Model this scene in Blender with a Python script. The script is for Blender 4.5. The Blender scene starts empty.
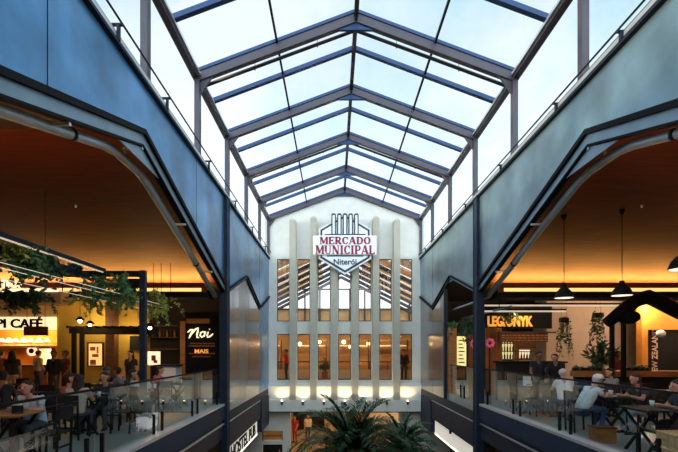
import bpy, bmesh, math, random
from mathutils import Vector, Matrix
random.seed(7)
PI = math.pi
scene = bpy.context.scene
COL = scene.collection

# ------------------------------------------------------------------ camera, sky, exposure
CZ = 5.95            # eye height above the ground floor
FPX = 452.0
cam = bpy.data.cameras.new('camera'); camo = bpy.data.objects.new('camera', cam); COL.objects.link(camo)
camo.location = (0, 0, CZ); camo.rotation_euler = (PI/2, 0, 0)
cam.sensor_width = 36; cam.lens = FPX*36/678
cam.shift_x = 5/678; cam.shift_y = 124/678
cam.clip_end = 500
scene.camera = camo
scene.view_settings.view_transform = 'Standard'
scene.view_settings.look = 'None'
scene.view_settings.gamma = 1
scene.view_settings.exposure = 0.0

W = bpy.data.worlds.new('sky'); scene.world = W; W.use_nodes = True
nt = W.node_tree; nt.nodes.clear()
def wn(t, **k):
    n = nt.nodes.new(t)
    for a, b in k.items(): setattr(n, a, b)
    return n
tc = wn('ShaderNodeTexCoord')
sep = wn('ShaderNodeSeparateXYZ'); nt.links.new(tc.outputs['Generated'], sep.inputs[0])
noi = wn('ShaderNodeTexNoise'); noi.inputs['Scale'].default_value = 2.2; noi.inputs['Detail'].default_value = 6; noi.inputs['Roughness'].default_value = .6
nt.links.new(tc.outputs['Generated'], noi.inputs['Vector'])
cr = wn('ShaderNodeValToRGB')
cr.color_ramp.elements[0].position = .42; cr.color_ramp.elements[0].color = (.56, .80, .93, 1)
cr.color_ramp.elements[1].position = .60; cr.color_ramp.elements[1].color = (.90, .97, 1.0, 1)
nt.links.new(noi.outputs['Fac'], cr.inputs[0])
# the sky is brighter towards the horizon; brightness added behind the viewer lights the facade
mr = wn('ShaderNodeMapRange'); mr.inputs['From Min'].default_value = .35; mr.inputs['From Max'].default_value = -.5
mr.inputs['To Min'].default_value = 1.1; mr.inputs['To Max'].default_value = 3.2
nt.links.new(sep.outputs['Y'], mr.inputs['Value'])
mh = wn('ShaderNodeMapRange'); mh.inputs['From Min'].default_value = .55; mh.inputs['From Max'].default_value = .1
mh.inputs['To Min'].default_value = 1.0; mh.inputs['To Max'].default_value = 1.5
nt.links.new(sep.outputs['Z'], mh.inputs['Value'])
mul = wn('ShaderNodeMath', operation='MULTIPLY'); nt.links.new(mr.outputs[0], mul.inputs[0]); nt.links.new(mh.outputs[0], mul.inputs[1])
mw = wn('ShaderNodeMapRange'); mw.inputs['From Min'].default_value = .5; mw.inputs['From Max'].default_value = .1
mw.inputs['To Min'].default_value = 0; mw.inputs['To Max'].default_value = .9; nt.links.new(sep.outputs['Z'], mw.inputs['Value'])
hz = wn('ShaderNodeMixRGB'); hz.inputs[2].default_value = (.96, .98, 1, 1); nt.links.new(mw.outputs[0], hz.inputs[0]); nt.links.new(cr.outputs[0], hz.inputs[1])
bg = wn('ShaderNodeBackground'); nt.links.new(hz.outputs[0], bg.inputs['Color']); nt.links.new(mul.outputs[0], bg.inputs['Strength'])
wo = wn('ShaderNodeOutputWorld'); nt.links.new(bg.outputs[0], wo.inputs[0])

sun = bpy.data.lights.new('sun', 'SUN'); sun.energy = 4.0; sun.color = (1.0, .80, .48); sun.angle = math.radians(3)
suno = bpy.data.objects.new('sun', sun); COL.objects.link(suno); suno.location = (-20, -10, 30)
suno.rotation_euler = Vector((1.0, .04, -.15)).to_track_quat('-Z', 'Y').to_euler()

ORD = ['first', 'second', 'third', 'fourth', 'fifth', 'sixth', 'seventh', 'eighth', 'ninth', 'tenth', 'eleventh']
# ------------------------------------------------------------------ materials
def mat(name, col, rough=.6, metal=0.0, var=.12, scale=6.0, emit=None, es=0.0, spec=.5, bump=0.0, coat=0.0, stretch=None):
    m = bpy.data.materials.new(name); m.use_nodes = True; t = m.node_tree; b = t.nodes['Principled BSDF']
    b.inputs['Roughness'].default_value = rough; b.inputs['Metallic'].default_value = metal
    b.inputs['Specular IOR Level'].default_value = spec; b.inputs['Coat Weight'].default_value = coat
    tx = t.nodes.new('ShaderNodeTexCoord'); n = t.nodes.new('ShaderNodeTexNoise'); n.inputs['Scale'].default_value = scale; n.inputs['Detail'].default_value = 4
    if stretch:
        mp = t.nodes.new('ShaderNodeMapping'); mp.inputs['Scale'].default_value = stretch
        t.links.new(tx.outputs['Object'], mp.inputs[0]); t.links.new(mp.outputs[0], n.inputs['Vector'])
    else: t.links.new(tx.outputs['Object'], n.inputs['Vector'])
    r = t.nodes.new('ShaderNodeValToRGB')
    r.color_ramp.elements[0].position = .3; r.color_ramp.elements[1].position = .7
    r.color_ramp.elements[0].color = [max(0, c*(1-var)) for c in col]+[1]
    r.color_ramp.elements[1].color = [min(1, c*(1+var)) for c in col]+[1]
    t.links.new(n.outputs['Fac'], r.inputs[0]); t.links.new(r.outputs[0], b.inputs['Base Color'])
    if bump:
        bp = t.nodes.new('ShaderNodeBump'); bp.inputs['Strength'].default_value = bump; bp.inputs['Distance'].default_value = .02
        t.links.new(n.outputs['Fac'], bp.inputs['Height']); t.links.new(bp.outputs[0], b.inputs['Normal'])
    if emit:
        b.inputs['Emission Color'].default_value = (*emit, 1); b.inputs['Emission Strength'].default_value = es
    return m
def wood(name, c1, c2, rough=.5, scale=(1, 8, 8), plank=None):
    m = bpy.data.materials.new(name); m.use_nodes = True; t = m.node_tree; b = t.nodes['Principled BSDF']; b.inputs['Roughness'].default_value = rough
    tx = t.nodes.new('ShaderNodeTexCoord'); mp = t.nodes.new('ShaderNodeMapping'); mp.inputs['Scale'].default_value = scale
    n = t.nodes.new('ShaderNodeTexNoise'); n.inputs['Scale'].default_value = 2.5; n.inputs['Detail'].default_value = 6
    t.links.new(tx.outputs['Object'], mp.inputs[0]); t.links.new(mp.outputs[0], n.inputs['Vector'])
    r = t.nodes.new('ShaderNodeValToRGB'); r.color_ramp.elements[0].position = .3; r.color_ramp.elements[1].position = .7
    r.color_ramp.elements[0].color = (*c1, 1); r.color_ramp.elements[1].color = (*c2, 1)
    t.links.new(n.outputs['Fac'], r.inputs[0])
    out = r.outputs[0]
    if plank:
        br = t.nodes.new('ShaderNodeTexBrick'); br.inputs['Scale'].default_value = 1; br.inputs['Brick Width'].default_value = plank[0]; br.inputs['Row Height'].default_value = plank[1]
        br.inputs['Mortar Size'].default_value = .006; br.inputs['Color1'].default_value = (1, 1, 1, 1); br.inputs['Color2'].default_value = (.8, .8, .8, 1); br.inputs['Mortar'].default_value = (.3, .3, .3, 1)
        t.links.new(tx.outputs['Object'], br.inputs['Vector'])
        mx = t.nodes.new('ShaderNodeMixRGB'); mx.blend_type = 'MULTIPLY'; mx.inputs[0].default_value = 1
        t.links.new(out, mx.inputs[1]); t.links.new(br.outputs[0], mx.inputs[2]); out = mx.outputs[0]
    t.links.new(out, b.inputs['Base Color'])
    return m
def glass(name, tint=(.92, .98, 1.0), ior=1.5, boost=1.0, rough=.0):
    m = bpy.data.materials.new(name); m.use_nodes = True; t = m.node_tree; t.nodes.clear()
    tr = t.nodes.new('ShaderNodeBsdfTransparent')
    n = t.nodes.new('ShaderNodeTexNoise'); n.inputs['Scale'].default_value = .8
    r = t.nodes.new('ShaderNodeValToRGB'); r.color_ramp.elements[0].color = (*[c*.97 for c in tint], 1); r.color_ramp.elements[1].color = (*tint, 1)
    t.links.new(n.outputs['Fac'], r.inputs[0]); t.links.new(r.outputs[0], tr.inputs[0])
    gl = t.nodes.new('ShaderNodeBsdfGlossy'); gl.inputs['Roughness'].default_value = rough
    fr = t.nodes.new('ShaderNodeFresnel'); fr.inputs[0].default_value = ior
    mu = t.nodes.new('ShaderNodeMath'); mu.operation = 'MULTIPLY'; mu.inputs[1].default_value = boost; mu.use_clamp = True
    mx = t.nodes.new('ShaderNodeMixShader'); o = t.nodes.new('ShaderNodeOutputMaterial')
    ge = t.nodes.new('ShaderNodeNewGeometry'); inv = t.nodes.new('ShaderNodeMath'); inv.operation = 'SUBTRACT'; inv.inputs[0].default_value = 1
    m2 = t.nodes.new('ShaderNodeMath'); m2.operation = 'MULTIPLY'; t.links.new(ge.outputs['Backfacing'], inv.inputs[1])
    t.links.new(fr.outputs[0], mu.inputs[0]); t.links.new(mu.outputs[0], m2.inputs[0]); t.links.new(inv.outputs[0], m2.inputs[1]); t.links.new(m2.outputs[0], mx.inputs[0])
    t.links.new(tr.outputs[0], mx.inputs[1]); t.links.new(gl.outputs[0], mx.inputs[2]); t.links.new(mx.outputs[0], o.inputs[0])
    return m
M = {}
M['panel'] = mat('blue_grey_metal_panel', (.09, .25, .46), .32, .75, .38, 1.1, coat=.05)  # tone variation stands for cloudy reflections, put into the colour
M['panelr'] = mat('grey_green_metal_panel', (.18, .28, .34), .32, .7, .3, 1.1, coat=.05)  # cloudy reflections put into the colour here too
M['panel2'] = mat('brushed_grey_metal_panel', (.16, .15, .16), .22, .75, .12, 1.2, coat=.3)
M['steel'] = mat('dark_blue_painted_steel', (.010, .018, .034), .6, .0, .2, 4, spec=.2)
M['lip'] = mat('shade_black_flange', (.004, .005, .008), .7, 0, .2, 4, spec=.12)  # flanges near black: shade of their undersides put into the colour
M['steell'] = mat('grey_blue_painted_steel', (.17, .26, .34), .40, .4, .12, 3)
M['fascia'] = mat('dark_slate_fascia_metal', (.028, .032, .048), .65, 0, .15, 2, spec=.2)
M['fasciab'] = mat('navy_fascia_metal', (.014, .030, .062), .65, 0, .15, 2, spec=.2)
M['rafter'] = mat('grey_brown_painted_steel', (.055, .050, .066), .45, .3, .12, 3)
M['blue'] = mat('blue_painted_glazing_bar', (.007, .036, .12), .4, .3, .12, 3)
M['pipe'] = mat('grey_blue_round_pipe', (.38, .47, .56), .4, .4, .12, 3)
M['white'] = mat('off_white_plaster', (.74, .745, .70), .8, 0, .05, 3, bump=.15)
M['fin'] = mat('beige_grey_plaster', (.47, .45, .375), .8, 0, .06, 4, bump=.15)
M['frame'] = mat('dark_bronze_window_frame', (.10, .075, .045), .5, .4)
M['black'] = mat('matt_black_paint', (.007, .007, .008), .75, spec=.15)
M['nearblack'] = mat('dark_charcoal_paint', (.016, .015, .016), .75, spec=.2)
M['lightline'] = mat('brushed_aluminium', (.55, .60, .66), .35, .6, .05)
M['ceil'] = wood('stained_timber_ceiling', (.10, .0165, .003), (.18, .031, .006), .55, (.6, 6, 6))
M['wood'] = wood('orange_brown_timber', (.30, .11, .03), (.46, .20, .06), .5)
M['woodd'] = wood('dark_brown_timber', (.06, .022, .010), (.12, .045, .02), .5)
M['woodl'] = wood('light_oak_timber', (.45, .27, .12), (.60, .38, .18), .5)
M['slat'] = wood('orange_timber_slats', (.20, .06, .015), (.34, .12, .03), .5, (8, 8, .8))
M['floor'] = mat('grey_green_concrete_floor', (.20, .25, .25), .35, 0, .2, 1.5)
M['floorg'] = mat('tan_stone_floor', (.30, .22, .13), .4, 0, .1, 2)
M['yellow'] = mat('ochre_yellow_wall', (.50, .33, .06), .8, 0, .1, 2)
M['orange'] = mat('orange_wall', (.72, .27, .03), .7, 0, .1, 2)
M['beige'] = mat('pinkish_beige_wall', (.52, .38, .28), .8, 0, .08, 1.5)
M['tan'] = mat('tan_wall', (.55, .38, .19), .7, 0, .12, 2)
M['cream'] = mat('cream_wall', (.75, .62, .42), .7, 0, .06, 2)
M['gglass'] = glass('clear_railing_glass', (.88, .92, .93), 1.5, 1.6)
M['rglass'] = glass('roof_glass', (.97, .99, 1.0), 1.40, .22)
M['wglass'] = glass('window_glass', (.90, .92, .92), 1.5, 1.0)
def emi(name, c, s, var=.05): return mat(name, tuple(min(1, x) for x in c), .6, 0, var, 3, emit=c, es=s)
M['led'] = emi('warm_led_strip', (1, .47, .10), 85)
M['ledw'] = emi('white_led_strip', (1, .84, .66), .55)
M['led_fill'] = emi('added_warm_fill_strip', (1, .50, .12), 300)  # fill strength for the added, unseen cove
M['lipglow'] = emi('amber_lip_glow', (1, .62, .20), 1.3)  # brightness of the cove lip put in as emission
M['bulb'] = emi('warm_bulb', (1, .72, .35), 9)
M['lampin'] = emi('cream_lamp_inside', (1, .80, .52), 1.0)
M['signdim'] = emi('dim_white_sign_face', (1, .92, .80), .42)
M['signedge'] = emi('bright_sign_edge_light', (1, .88, .66), 1.8)
M['signlit'] = emi('lit_white_sign_face', (1, .88, .70), 1.25)
M['signcream'] = emi('lit_cream_fascia', (1, .80, .45), 1.15)
M['letter'] = emi('lit_orange_letter', (1, .42, .06), .7)
M['letterw'] = emi('lit_cream_letter', (1, .86, .56), 1.1)
M['menu'] = emi('lit_yellow_menu_face', (1, .90, .38), .8)
M['pic'] = emi('lit_picture_face', (1, .62, .22), .8)
M['pink'] = emi('pink_neon_flower', (.7, .12, .30), .15)
M['crimson'] = mat('crimson_lettering', (.26, .006, .04), .5)
M['navy'] = mat('dark_slate_lettering', (.02, .035, .06), .5)
M['signw'] = mat('white_sign_board', (.84, .87, .90), .4, 0, .03)
M['skin'] = mat('skin', (.52, .27, .18), .55, 0, .06, 8)
M['skind'] = mat('brown_skin', (.26, .12, .07), .55, 0, .06, 8)
M['leaf'] = mat('green_leaf', (.05, .16, .045), .45, 0, .4, 4)
M['leafy'] = mat('yellow_green_leaf', (.32, .36, .06), .45, 0, .35, 4)
M['leafd'] = mat('dark_green_leaf', (.02, .075, .03), .45, 0, .4, 4)
M['palm'] = mat('palm_leaf', (.012, .050, .016), .65, 0, .5, 3)
M['stem'] = mat('brown_stem', (.12, .08, .04), .8)
M['paper'] = mat('pale_paper', (.72, .74, .76), .7, 0, .05)
M['bottle'] = mat('dark_green_bottle_glass', (.02, .06, .03), .15)
M['amber'] = mat('amber_bottle_glass', (.40, .16, .03), .15)
M['pot'] = mat('terracotta_pot', (.35, .15, .07), .7)
_cm = {}
def cloth(c):
    k = tuple(c)
    if k not in _cm: _cm[k] = mat('fabric_%02d' % len(_cm), c, .85, 0, .12, 20)
    return _cm[k]

# ------------------------------------------------------------------ mesh helpers
def link(name, bm, material, parent=None, smooth=False):
    bmesh.ops.recalc_face_normals(bm, faces=bm.faces)
    me = bpy.data.meshes.new(name); bm.to_mesh(me); bm.free()
    ms = material if isinstance(material, (list, tuple)) else [material]
    for m in ms: me.materials.append(m)
    if smooth:
        for p in me.polygons: p.use_smooth = True
    o = bpy.data.objects.new(name, me); COL.objects.link(o)
    if parent: o.parent = parent
    return o
def box(bm, x0, x1, y0, y1, z0, z1, bev=0):
    vs = [bm.verts.new(p) for p in ((x0,y0,z0),(x1,y0,z0),(x1,y1,z0),(x0,y1,z0),(x0,y0,z1),(x1,y0,z1),(x1,y1,z1),(x0,y1,z1))]
    fs = [bm.faces.new([vs[i] for i in f]) for f in ((0,3,2,1),(4,5,6,7),(0,1,5,4),(1,2,6,5),(2,3,7,6),(3,0,4,7))]
    if bev:
        es = list({e for f in fs for e in f.edges})
        bmesh.ops.bevel(bm, geom=es, offset=bev, segments=1, affect='EDGES')
def BX(*a, bev=0):
    bm = bmesh.new(); box(bm, *a, bev=bev); return bm
def prism(bm, pts, ax, a0, a1):
    """convex or simple outline pts (2D) extruded along axis ax"""
    def mk(p, a):
        return {'x': (a, p[0], p[1]), 'y': (p[0], a, p[1]), 'z': (p[0], p[1], a)}[ax]
    A = [bm.verts.new(mk(p, a0)) for p in pts]; B = [bm.verts.new(mk(p, a1)) for p in pts]
    n = len(pts); bm.faces.new(A); bm.faces.new(B[::-1])
    for i in range(n): bm.faces.new((A[i], A[(i+1)%n], B[(i+1)%n], B[i]))
def tube(bm, pts, r, n=8, r2=None, caps=True):
    pts = [Vector(p) for p in pts]; rings = []
    for i, p in enumerate(pts):
        if i == 0: d = pts[1]-p
        elif i == len(pts)-1: d = p-pts[i-1]
        else: d = (pts[i+1]-p).normalized()+(p-pts[i-1]).normalized()
        d.normalize(); u = d.orthogonal() if abs(d.z) > .95 or True else None
        up = Vector((0, 0, 1)) if abs(d.z) < .9 else Vector((0, 1, 0))
        u = d.cross(up).normalized(); v = d.cross(u).normalized()
        rr = r if r2 is None else r+(r2-r)*i/(len(pts)-1)
        if isinstance(r, (list, tuple)): rr = r[i]
        rings.append([bm.verts.new(p+u*rr*math.cos(2*PI*k/n)+v*rr*math.sin(2*PI*k/n)) for k in range(n)])
    for a, b in zip(rings, rings[1:]):
        for k in range(n): bm.faces.new((a[k], a[(k+1)%n], b[(k+1)%n], b[k]))
    if caps: bm.faces.new(rings[0][::-1]); bm.faces.new(rings[-1])
def lathe(bm, prof, c=(0,0,0), n=14):
    rings = []
    for r, z in prof:
        rings.append([bm.verts.new((c[0]+max(r,1e-4)*math.cos(2*PI*k/n), c[1]+max(r,1e-4)*math.sin(2*PI*k/n), c[2]+z)) for k in range(n)])
    for a, b in zip(rings, rings[1:]):
        for k in range(n): bm.faces.new((a[k], a[(k+1)%n], b[(k+1)%n], b[k]))
    bm.faces.new(rings[0][::-1]); bm.faces.new(rings[-1])
def beam(bm, p, q, w, h, up=(0,0,1)):
    p = Vector(p); q = Vector(q); d = (q-p).normalized(); s = d.cross(Vector(up)).normalized(); u = s.cross(d).normalized()
    A = [bm.verts.new(c+s*a*w/2+u*b*h/2) for c in (p, q) for a, b in ((-1,-1),(1,-1),(1,1),(-1,1))]
    for f in ((0,1,2,3),(7,6,5,4),(0,4,5,1),(1,5,6,2),(2,6,7,3),(3,7,4,0)): bm.faces.new([A[i] for i in f])
def ball(bm, c, r, sx=1, sy=1, sz=1, u=10, v=7):
    m = Matrix.Translation(c) @ Matrix.Diagonal((r*sx, r*sy, r*sz, 1))
    bmesh.ops.create_uvsphere(bm, u_segments=u, v_segments=v, radius=1, matrix=m)

def tag(o, label, cat, group=None, kind=None):
    o['label'] = label; o['category'] = cat
    if group: o['group'] = group
    if kind: o['kind'] = kind
    return o
def thing(name, label, cat, loc=(0,0,0), rz=0, group=None, sc=1):
    o = bpy.data.objects.new(name, None); COL.objects.link(o)
    o.location = loc; o.rotation_euler = (0, 0, rz); o.scale = (sc, sc, sc); o.empty_display_size = .1
    return tag(o, label, cat, group)
def struct(name, bm, m, parent=None, smooth=False):
    o = link(name, bm, m, parent, smooth)
    if not parent: o['kind'] = 'structure'
    return o
def kids(o): return [c for c in bpy.data.objects if c.parent == o]
def copy_tree(o, parent=None):
    c = o.copy(); COL.objects.link(c); c.parent = parent
    for ch in kids(o): copy_tree(ch, c)
    return c
def at(px, py, Y): return Vector(((px-334)*Y/FPX, Y, CZ+(350-py)*Y/FPX))
def light(kind, name, loc, energy, col, size=.1, parent=None, spot=None, aim=None, size_y=None):
    l = bpy.data.lights.new(name, kind); l.energy = energy; l.color = col
    if kind == 'AREA':
        l.size = size
        if size_y: l.shape = 'RECTANGLE'; l.size_y = size_y
    else: l.shadow_soft_size = size
    if spot: l.spot_size = spot; l.spot_blend = .6
    o = bpy.data.objects.new(name, l); COL.objects.link(o); o.location = loc
    if aim is not None: o.rotation_euler = Vector(aim).to_track_quat('-Z', 'Y').to_euler()
    if parent: o.parent = parent
    return o
def text(name, s, mtl, size, loc, rot=(PI/2, 0, 0), parent=None, bold=.0, ext=.01, align='LEFT', sx=1):
    cu = bpy.data.curves.new(name, 'FONT'); cu.body = s; cu.size = size; cu.extrude = ext; cu.offset = bold*size; cu.align_x = align; cu.resolution_u = 3
    to = bpy.data.objects.new('tmp', cu); COL.objects.link(to)
    dg = bpy.context.evaluated_depsgraph_get(); me = bpy.data.meshes.new_from_object(to.evaluated_get(dg))
    bpy.data.objects.remove(to); bpy.data.curves.remove(cu)
    me.name = name; me.materials.clear(); me.materials.append(mtl)
    o = bpy.data.objects.new(name, me); COL.objects.link(o); o.location = loc; o.rotation_euler = rot; o.scale = (sx, 1, 1)
    if parent: o.parent = parent
    return o

# ------------------------------------------------------------------ dimensions
XL, XR, XC = -3.17, 4.20, .515
YF, YB = 22.0, -6.0
FL = CZ-1.62          # upper floor level
ZT = CZ+4.5           # top of the metal side walls
ZE = CZ+6.42          # eaves
ZR = CZ+7.80          # ridge
SL = (ZR-ZE)/(XR-XC)
BAY = [7.65-2.93*4, 7.65-2.93*3, 7.65-2.93*2, 7.65-2.93, 7.65, 10.58, 13.51, 16.44, 19.37, 21.95]
ZIG = [(-6, 2.92), (-3.65, 3.62), (1.9, 1.95), (7.45, 3.64), (13.0, 1.95)]
ZIG2 = [(13.35, 1.80), (16.28, 2.69), (19.26, 1.84), (22.0, 2.62)]
def zigz(Y, Z):
    for (a, za), (b, zb) in zip(Z, Z[1:]):
        if a <= Y <= b: return za+(zb-za)*(Y-a)/(b-a)
    return Z[0][1] if Y < Z[0][0] else Z[-1][1]
def strip(bm, pts, x0, x1, top, bot, absz=None):
    """prism strip along Y following pts (Y, Z above eye); top/bot offsets, or absz = fixed top height"""
    P = [(y, CZ+z) for y, z in pts]; n = len(P)
    U = [[bm.verts.new((x, y, absz if absz is not None else z+top)) for y, z in P] for x in (x0, x1)]
    L = [[bm.verts.new((x, y, z+bot)) for y, z in P] for x in (x0, x1)]
    for i in range(n-1):
        bm.faces.new((U[0][i], U[0][i+1], U[1][i+1], U[1][i])); bm.faces.new((L[0][i], L[1][i], L[1][i+1], L[0][i+1]))
        bm.faces.new((U[0][i], L[0][i], L[0][i+1], U[0][i+1])); bm.faces.new((U[1][i], U[1][i+1], L[1][i+1], L[1][i]))
    for i in (0, n-1): bm.faces.new((U[0][i], U[1][i], L[1][i], L[0][i]))

# ------------------------------------------------------------------ floors
struct('floor', BX(-16, 16, YB, 21.5, -.15, 0), M['floorg'])
for s, xw in ((-1, XL), (1, XR)):
    x0, x1 = sorted((xw+s*.06, s*15.5))
    struct('floor', BX(x0, x1, YB, YF, FL-.32, FL), M['floor'])

# ------------------------------------------------------------------ side walls above the openings
for side, s, xw, pm in (('left', -1, XL, 'panel'), ('right', 1, XR, 'panelr')):
    bm = bmesh.new(); x0, x1 = sorted((xw, xw+s*.10))
    strip(bm, ZIG, x0, x1, 0, 0, ZT); strip(bm, [(13.0, 1.95), (13.35, 1.80)], x0, x1, 0, 0, ZT); strip(bm, ZIG2, x0, x1, 0, 0, ZT)
    struct('wall_'+side, bm, M[pm])
    # joints between the sheets
    bm = bmesh.new()
    for y in ((5.0, 10.4, 19.26) if s < 0 else (19.26,)):
        xa, xb = sorted((xw-s*.004, xw+s*.02)); box(bm, xa, xb, y-.006, y+.006, CZ+zigz(y, ZIG if y < 13 else ZIG2)+.02, ZT-.05)
    j = struct('trim_joint_'+side, bm, M['black'])
    # steel edge beam round each opening: flange, web, flange
    for pts, nm in ((ZIG, 'edge_beam'), (ZIG2, 'edge_beam')):
        k = .42 if pts is ZIG2 else 1
        t = thing(nm, ('long' if k == 1 else 'short') + ' gabled steel edge beam round the opening in the %s metal wall%s' % (side, '' if k == 1 else ' near the white facade'), 'beam', (0, 0, 0))
        def fl(a, b, inner, outer, m, n):
            bm = bmesh.new(); xa, xb = sorted((xw-s*inner, xw+s*outer)); strip(bm, pts, xa, xb, a*k, b*k); link(n, bm, m, t)
        fl(.0, -.085, .075, .10, M['lip'], 'flange')
        fl(-.085, -.25, .020, .06, M['steell'], 'web')
        fl(-.25, -.285, .035, .08, M['lip'], 'flange')
        # gusset plates at the peaks
        bm = bmesh.new()
        for (y, z) in pts[1:-1]:
            if z > 2.6:
                xa, xb = sorted((xw+s*.01, xw+s*.03)); d = .75*k
                prism(bm, [(y-d, CZ+z-.30*k-.30*d), (y, CZ+z-.29*k), (y+d, CZ+z-.30*k-.30*d)], 'x', xa, xb)
        link('gusset_plate', bm, M['steell'], t)
    # columns
    t = thing('steel_column', 'tall dark blue steel column in front of the %s wall' % side, 'column', (xw, 13.2, 0))
    bm = bmesh.new(); box(bm, -s*.10, s*.02 if s > 0 else -s*-.02, -.16, -.13, 0, ZT-.05) if False else None
    xa, xb = sorted((-s*.09, s*.14))
    box(bm, xa, xb, -.17, -.135, 0, ZT-.02); link('flange', bm, M['steel'], t)
    link('flange', BX(xa, xb, .135, .17, 0, ZT-.02), M['steel'], t)
    xa, xb = sorted((-s*.075, s*.02)); link('web', BX(xa, xb, -.135, .135, 0, ZT-.02), M['fasciab'], t)
    # round pipe hung inside the opening with its brackets
    t = thing('bent_pipe', 'thick grey round pipe bent along the gabled opening of the %s wall' % side, 'pipe')
    def piper(sh, far):
        prof = [(1.95, 1.55), (4.6, 2.45), (6.75, 3.06), (7.1, 3.12), (7.9, 3.12), (8.25, 3.06), (10.3, 2.44), (13.0, 1.56)]
        return [(xw+s*.26, y, CZ+z) for y, z in prof]
    bm = bmesh.new(); P = piper(0, 0); tube(bm, P, .072, 12); link('pipe', bm, M['pipe'], t, True)
    for y in (5.9, 11.2):
        bm = bmesh.new()
        PR = [(p_[1], p_[2]-CZ) for p_ in P]; tube(bm, [(xw+s*.26, y-.035, CZ+zigz(y-.035, PR)), (xw+s*.26, y+.035, CZ+zigz(y+.035, PR))], .080, 12)
        link('pipe_collar', bm, M['steel'], t, True)
    for y in (5.4, 7.45, 9.6, 11.7):
        z = CZ+zigz(y, ZIG)-.30; bm = bmesh.new(); xa, xb = sorted((xw-s*.02, xw+s*.30))
        box(bm, xa, xb, y-.02, y+.02, z-.035, z); zp = CZ+3.12-max(0, abs(y-7.5)-.5)*.305
        xa, xb = sorted((xw+s*.25, xw+s*.27)); box(bm, xa, xb, y-.02, y+.02, zp, z); link('bracket', bm, M['lightline'], t)
    # slab edge, glass curb, fascia below the upper floor
    xo = xw-s*.02
    xa, xb = sorted((xo, xw+s*.06))
    struct('trim_slab_'+side, BX(xa, xb, YB, 13.03, FL-.38, FL+.02), M['fasciab'])
    xa, xb = sorted((xw-s*.03, xw+s*.20))
    struct('trim_curb_'+side, BX(xa, xb, YB, 13.0, FL+.02, FL+.075), M['lightline'])
    xa, xb = sorted((xw+s*.04, xw+s*.14))
    struct('trim_fascia_'+side, BX(xa, xb, YB, 13.03, FL-.95, FL-.38), M['fascia'])
    xa, xb = sorted((xw-s*.01, xw+s*.06))
    struct('trim_rail_'+side, BX(xa, xb, YB, 13.03, FL-.52, FL-.49), M['lightline'])

# lower metal panels beyond the columns
t = thing('wall_panel', 'coppery grey metal panel between the left column and the white facade', 'panel')
bm = bmesh.new(); P2 = [(y, z) for y, z in ZIG2 if y < 19.3]
strip(bm, P2, XL-.08, XL-.01, -.17, 0); bm.free(); bm = bmesh.new()
def panel_fill(bm, y0, y1, x0, x1, zb):
    ys = sorted({y0, y1} | {y for y, z in ZIG2 if y0 < y < y1})
    for a, b in zip(ys, ys[1:]):
        prism(bm, [(a, CZ+zb), (b, CZ+zb), (b, CZ+zigz(b, ZIG2)-.16), (a, CZ+zigz(a, ZIG2)-.16)], 'x', x0, x1)
panel_fill(bm, 13.37, 19.24, XL-.08, XL-.01, -1.86); link('sheet', bm, M['panel2'], t)
bm = bmesh.new(); panel_fill(bm, 19.28, 21.98, XL-.08, XL-.01, -1.86); link('sheet', bm, M['panel'], t)
t = thing('wall_panel', 'brown grey metal panel between the right column and the white facade', 'panel')
bm = bmesh.new(); panel_fill(bm, 17.2, 19.24, XR+.01, XR+.08, -1.86); link('sheet', bm, M['panel2'], t)
bm = bmesh.new(); panel_fill(bm, 19.28, 21.98, XR+.01, XR+.08, -1.86); link('sheet', bm, M['panel2'], t)
link('post', BX(XR-.03, XR+.10, 17.05, 17.2, CZ-1.86, CZ+zigz(17.1, ZIG2)-.15), M['steel'], t)
for side, s, xw in (('left', -1, XL), ('right', 1, XR)):
    xa, xb = sorted((xw+s*.0, xw+s*.10))
    struct('trim_band_'+side, BX(xa, xb, 13.37, 21.98, CZ-2.12, CZ-1.86), M['steel'])
    xa, xb = sorted((xw-s*.04, xw+s*.10))
    struct('trim_lower_'+side, BX(xa, xb, 13.37, 19.24, CZ-2.90, CZ-2.12), M['fascia'])
    xa, xb = sorted((xw-s*.055, xw-s*.04))
    struct('trim_line_'+side, BX(xa, xb, 13.37, 19.24, CZ-2.15, CZ-2.12), M['lightline'])
    xa, xb = sorted((xw-s*.09, xw+s*.12))
    struct('trim_end_'+side, BX(xa, xb, 19.28, 21.4, CZ-3.5, CZ-2.12), M['fasciab'])
    # shop front wall under the upper floor
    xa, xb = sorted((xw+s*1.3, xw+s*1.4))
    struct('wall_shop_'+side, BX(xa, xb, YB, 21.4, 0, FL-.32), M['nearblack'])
for x_, z_ in ((4.62, 1.57), (5.3, 1.30)):
    t = thing('service_pipe', '%s grey service pipe running along the bay behind the right column' % ('upper' if x_ < 5 else 'lower'), 'pipe', (x_, 0, CZ+z_)); bm = bmesh.new(); tube(bm, [(0, 13.5, 0), (0, 21.5, 0)], .035, 8); link('pipe', bm, M['pipe'], t, True)
    for y_ in (14.5, 19.5): link('hanger', BX(-.01, .01, y_-.01, y_+.01, .02, zigz(y_, ZIG2)-z_+.05), M['black'], t)
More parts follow.
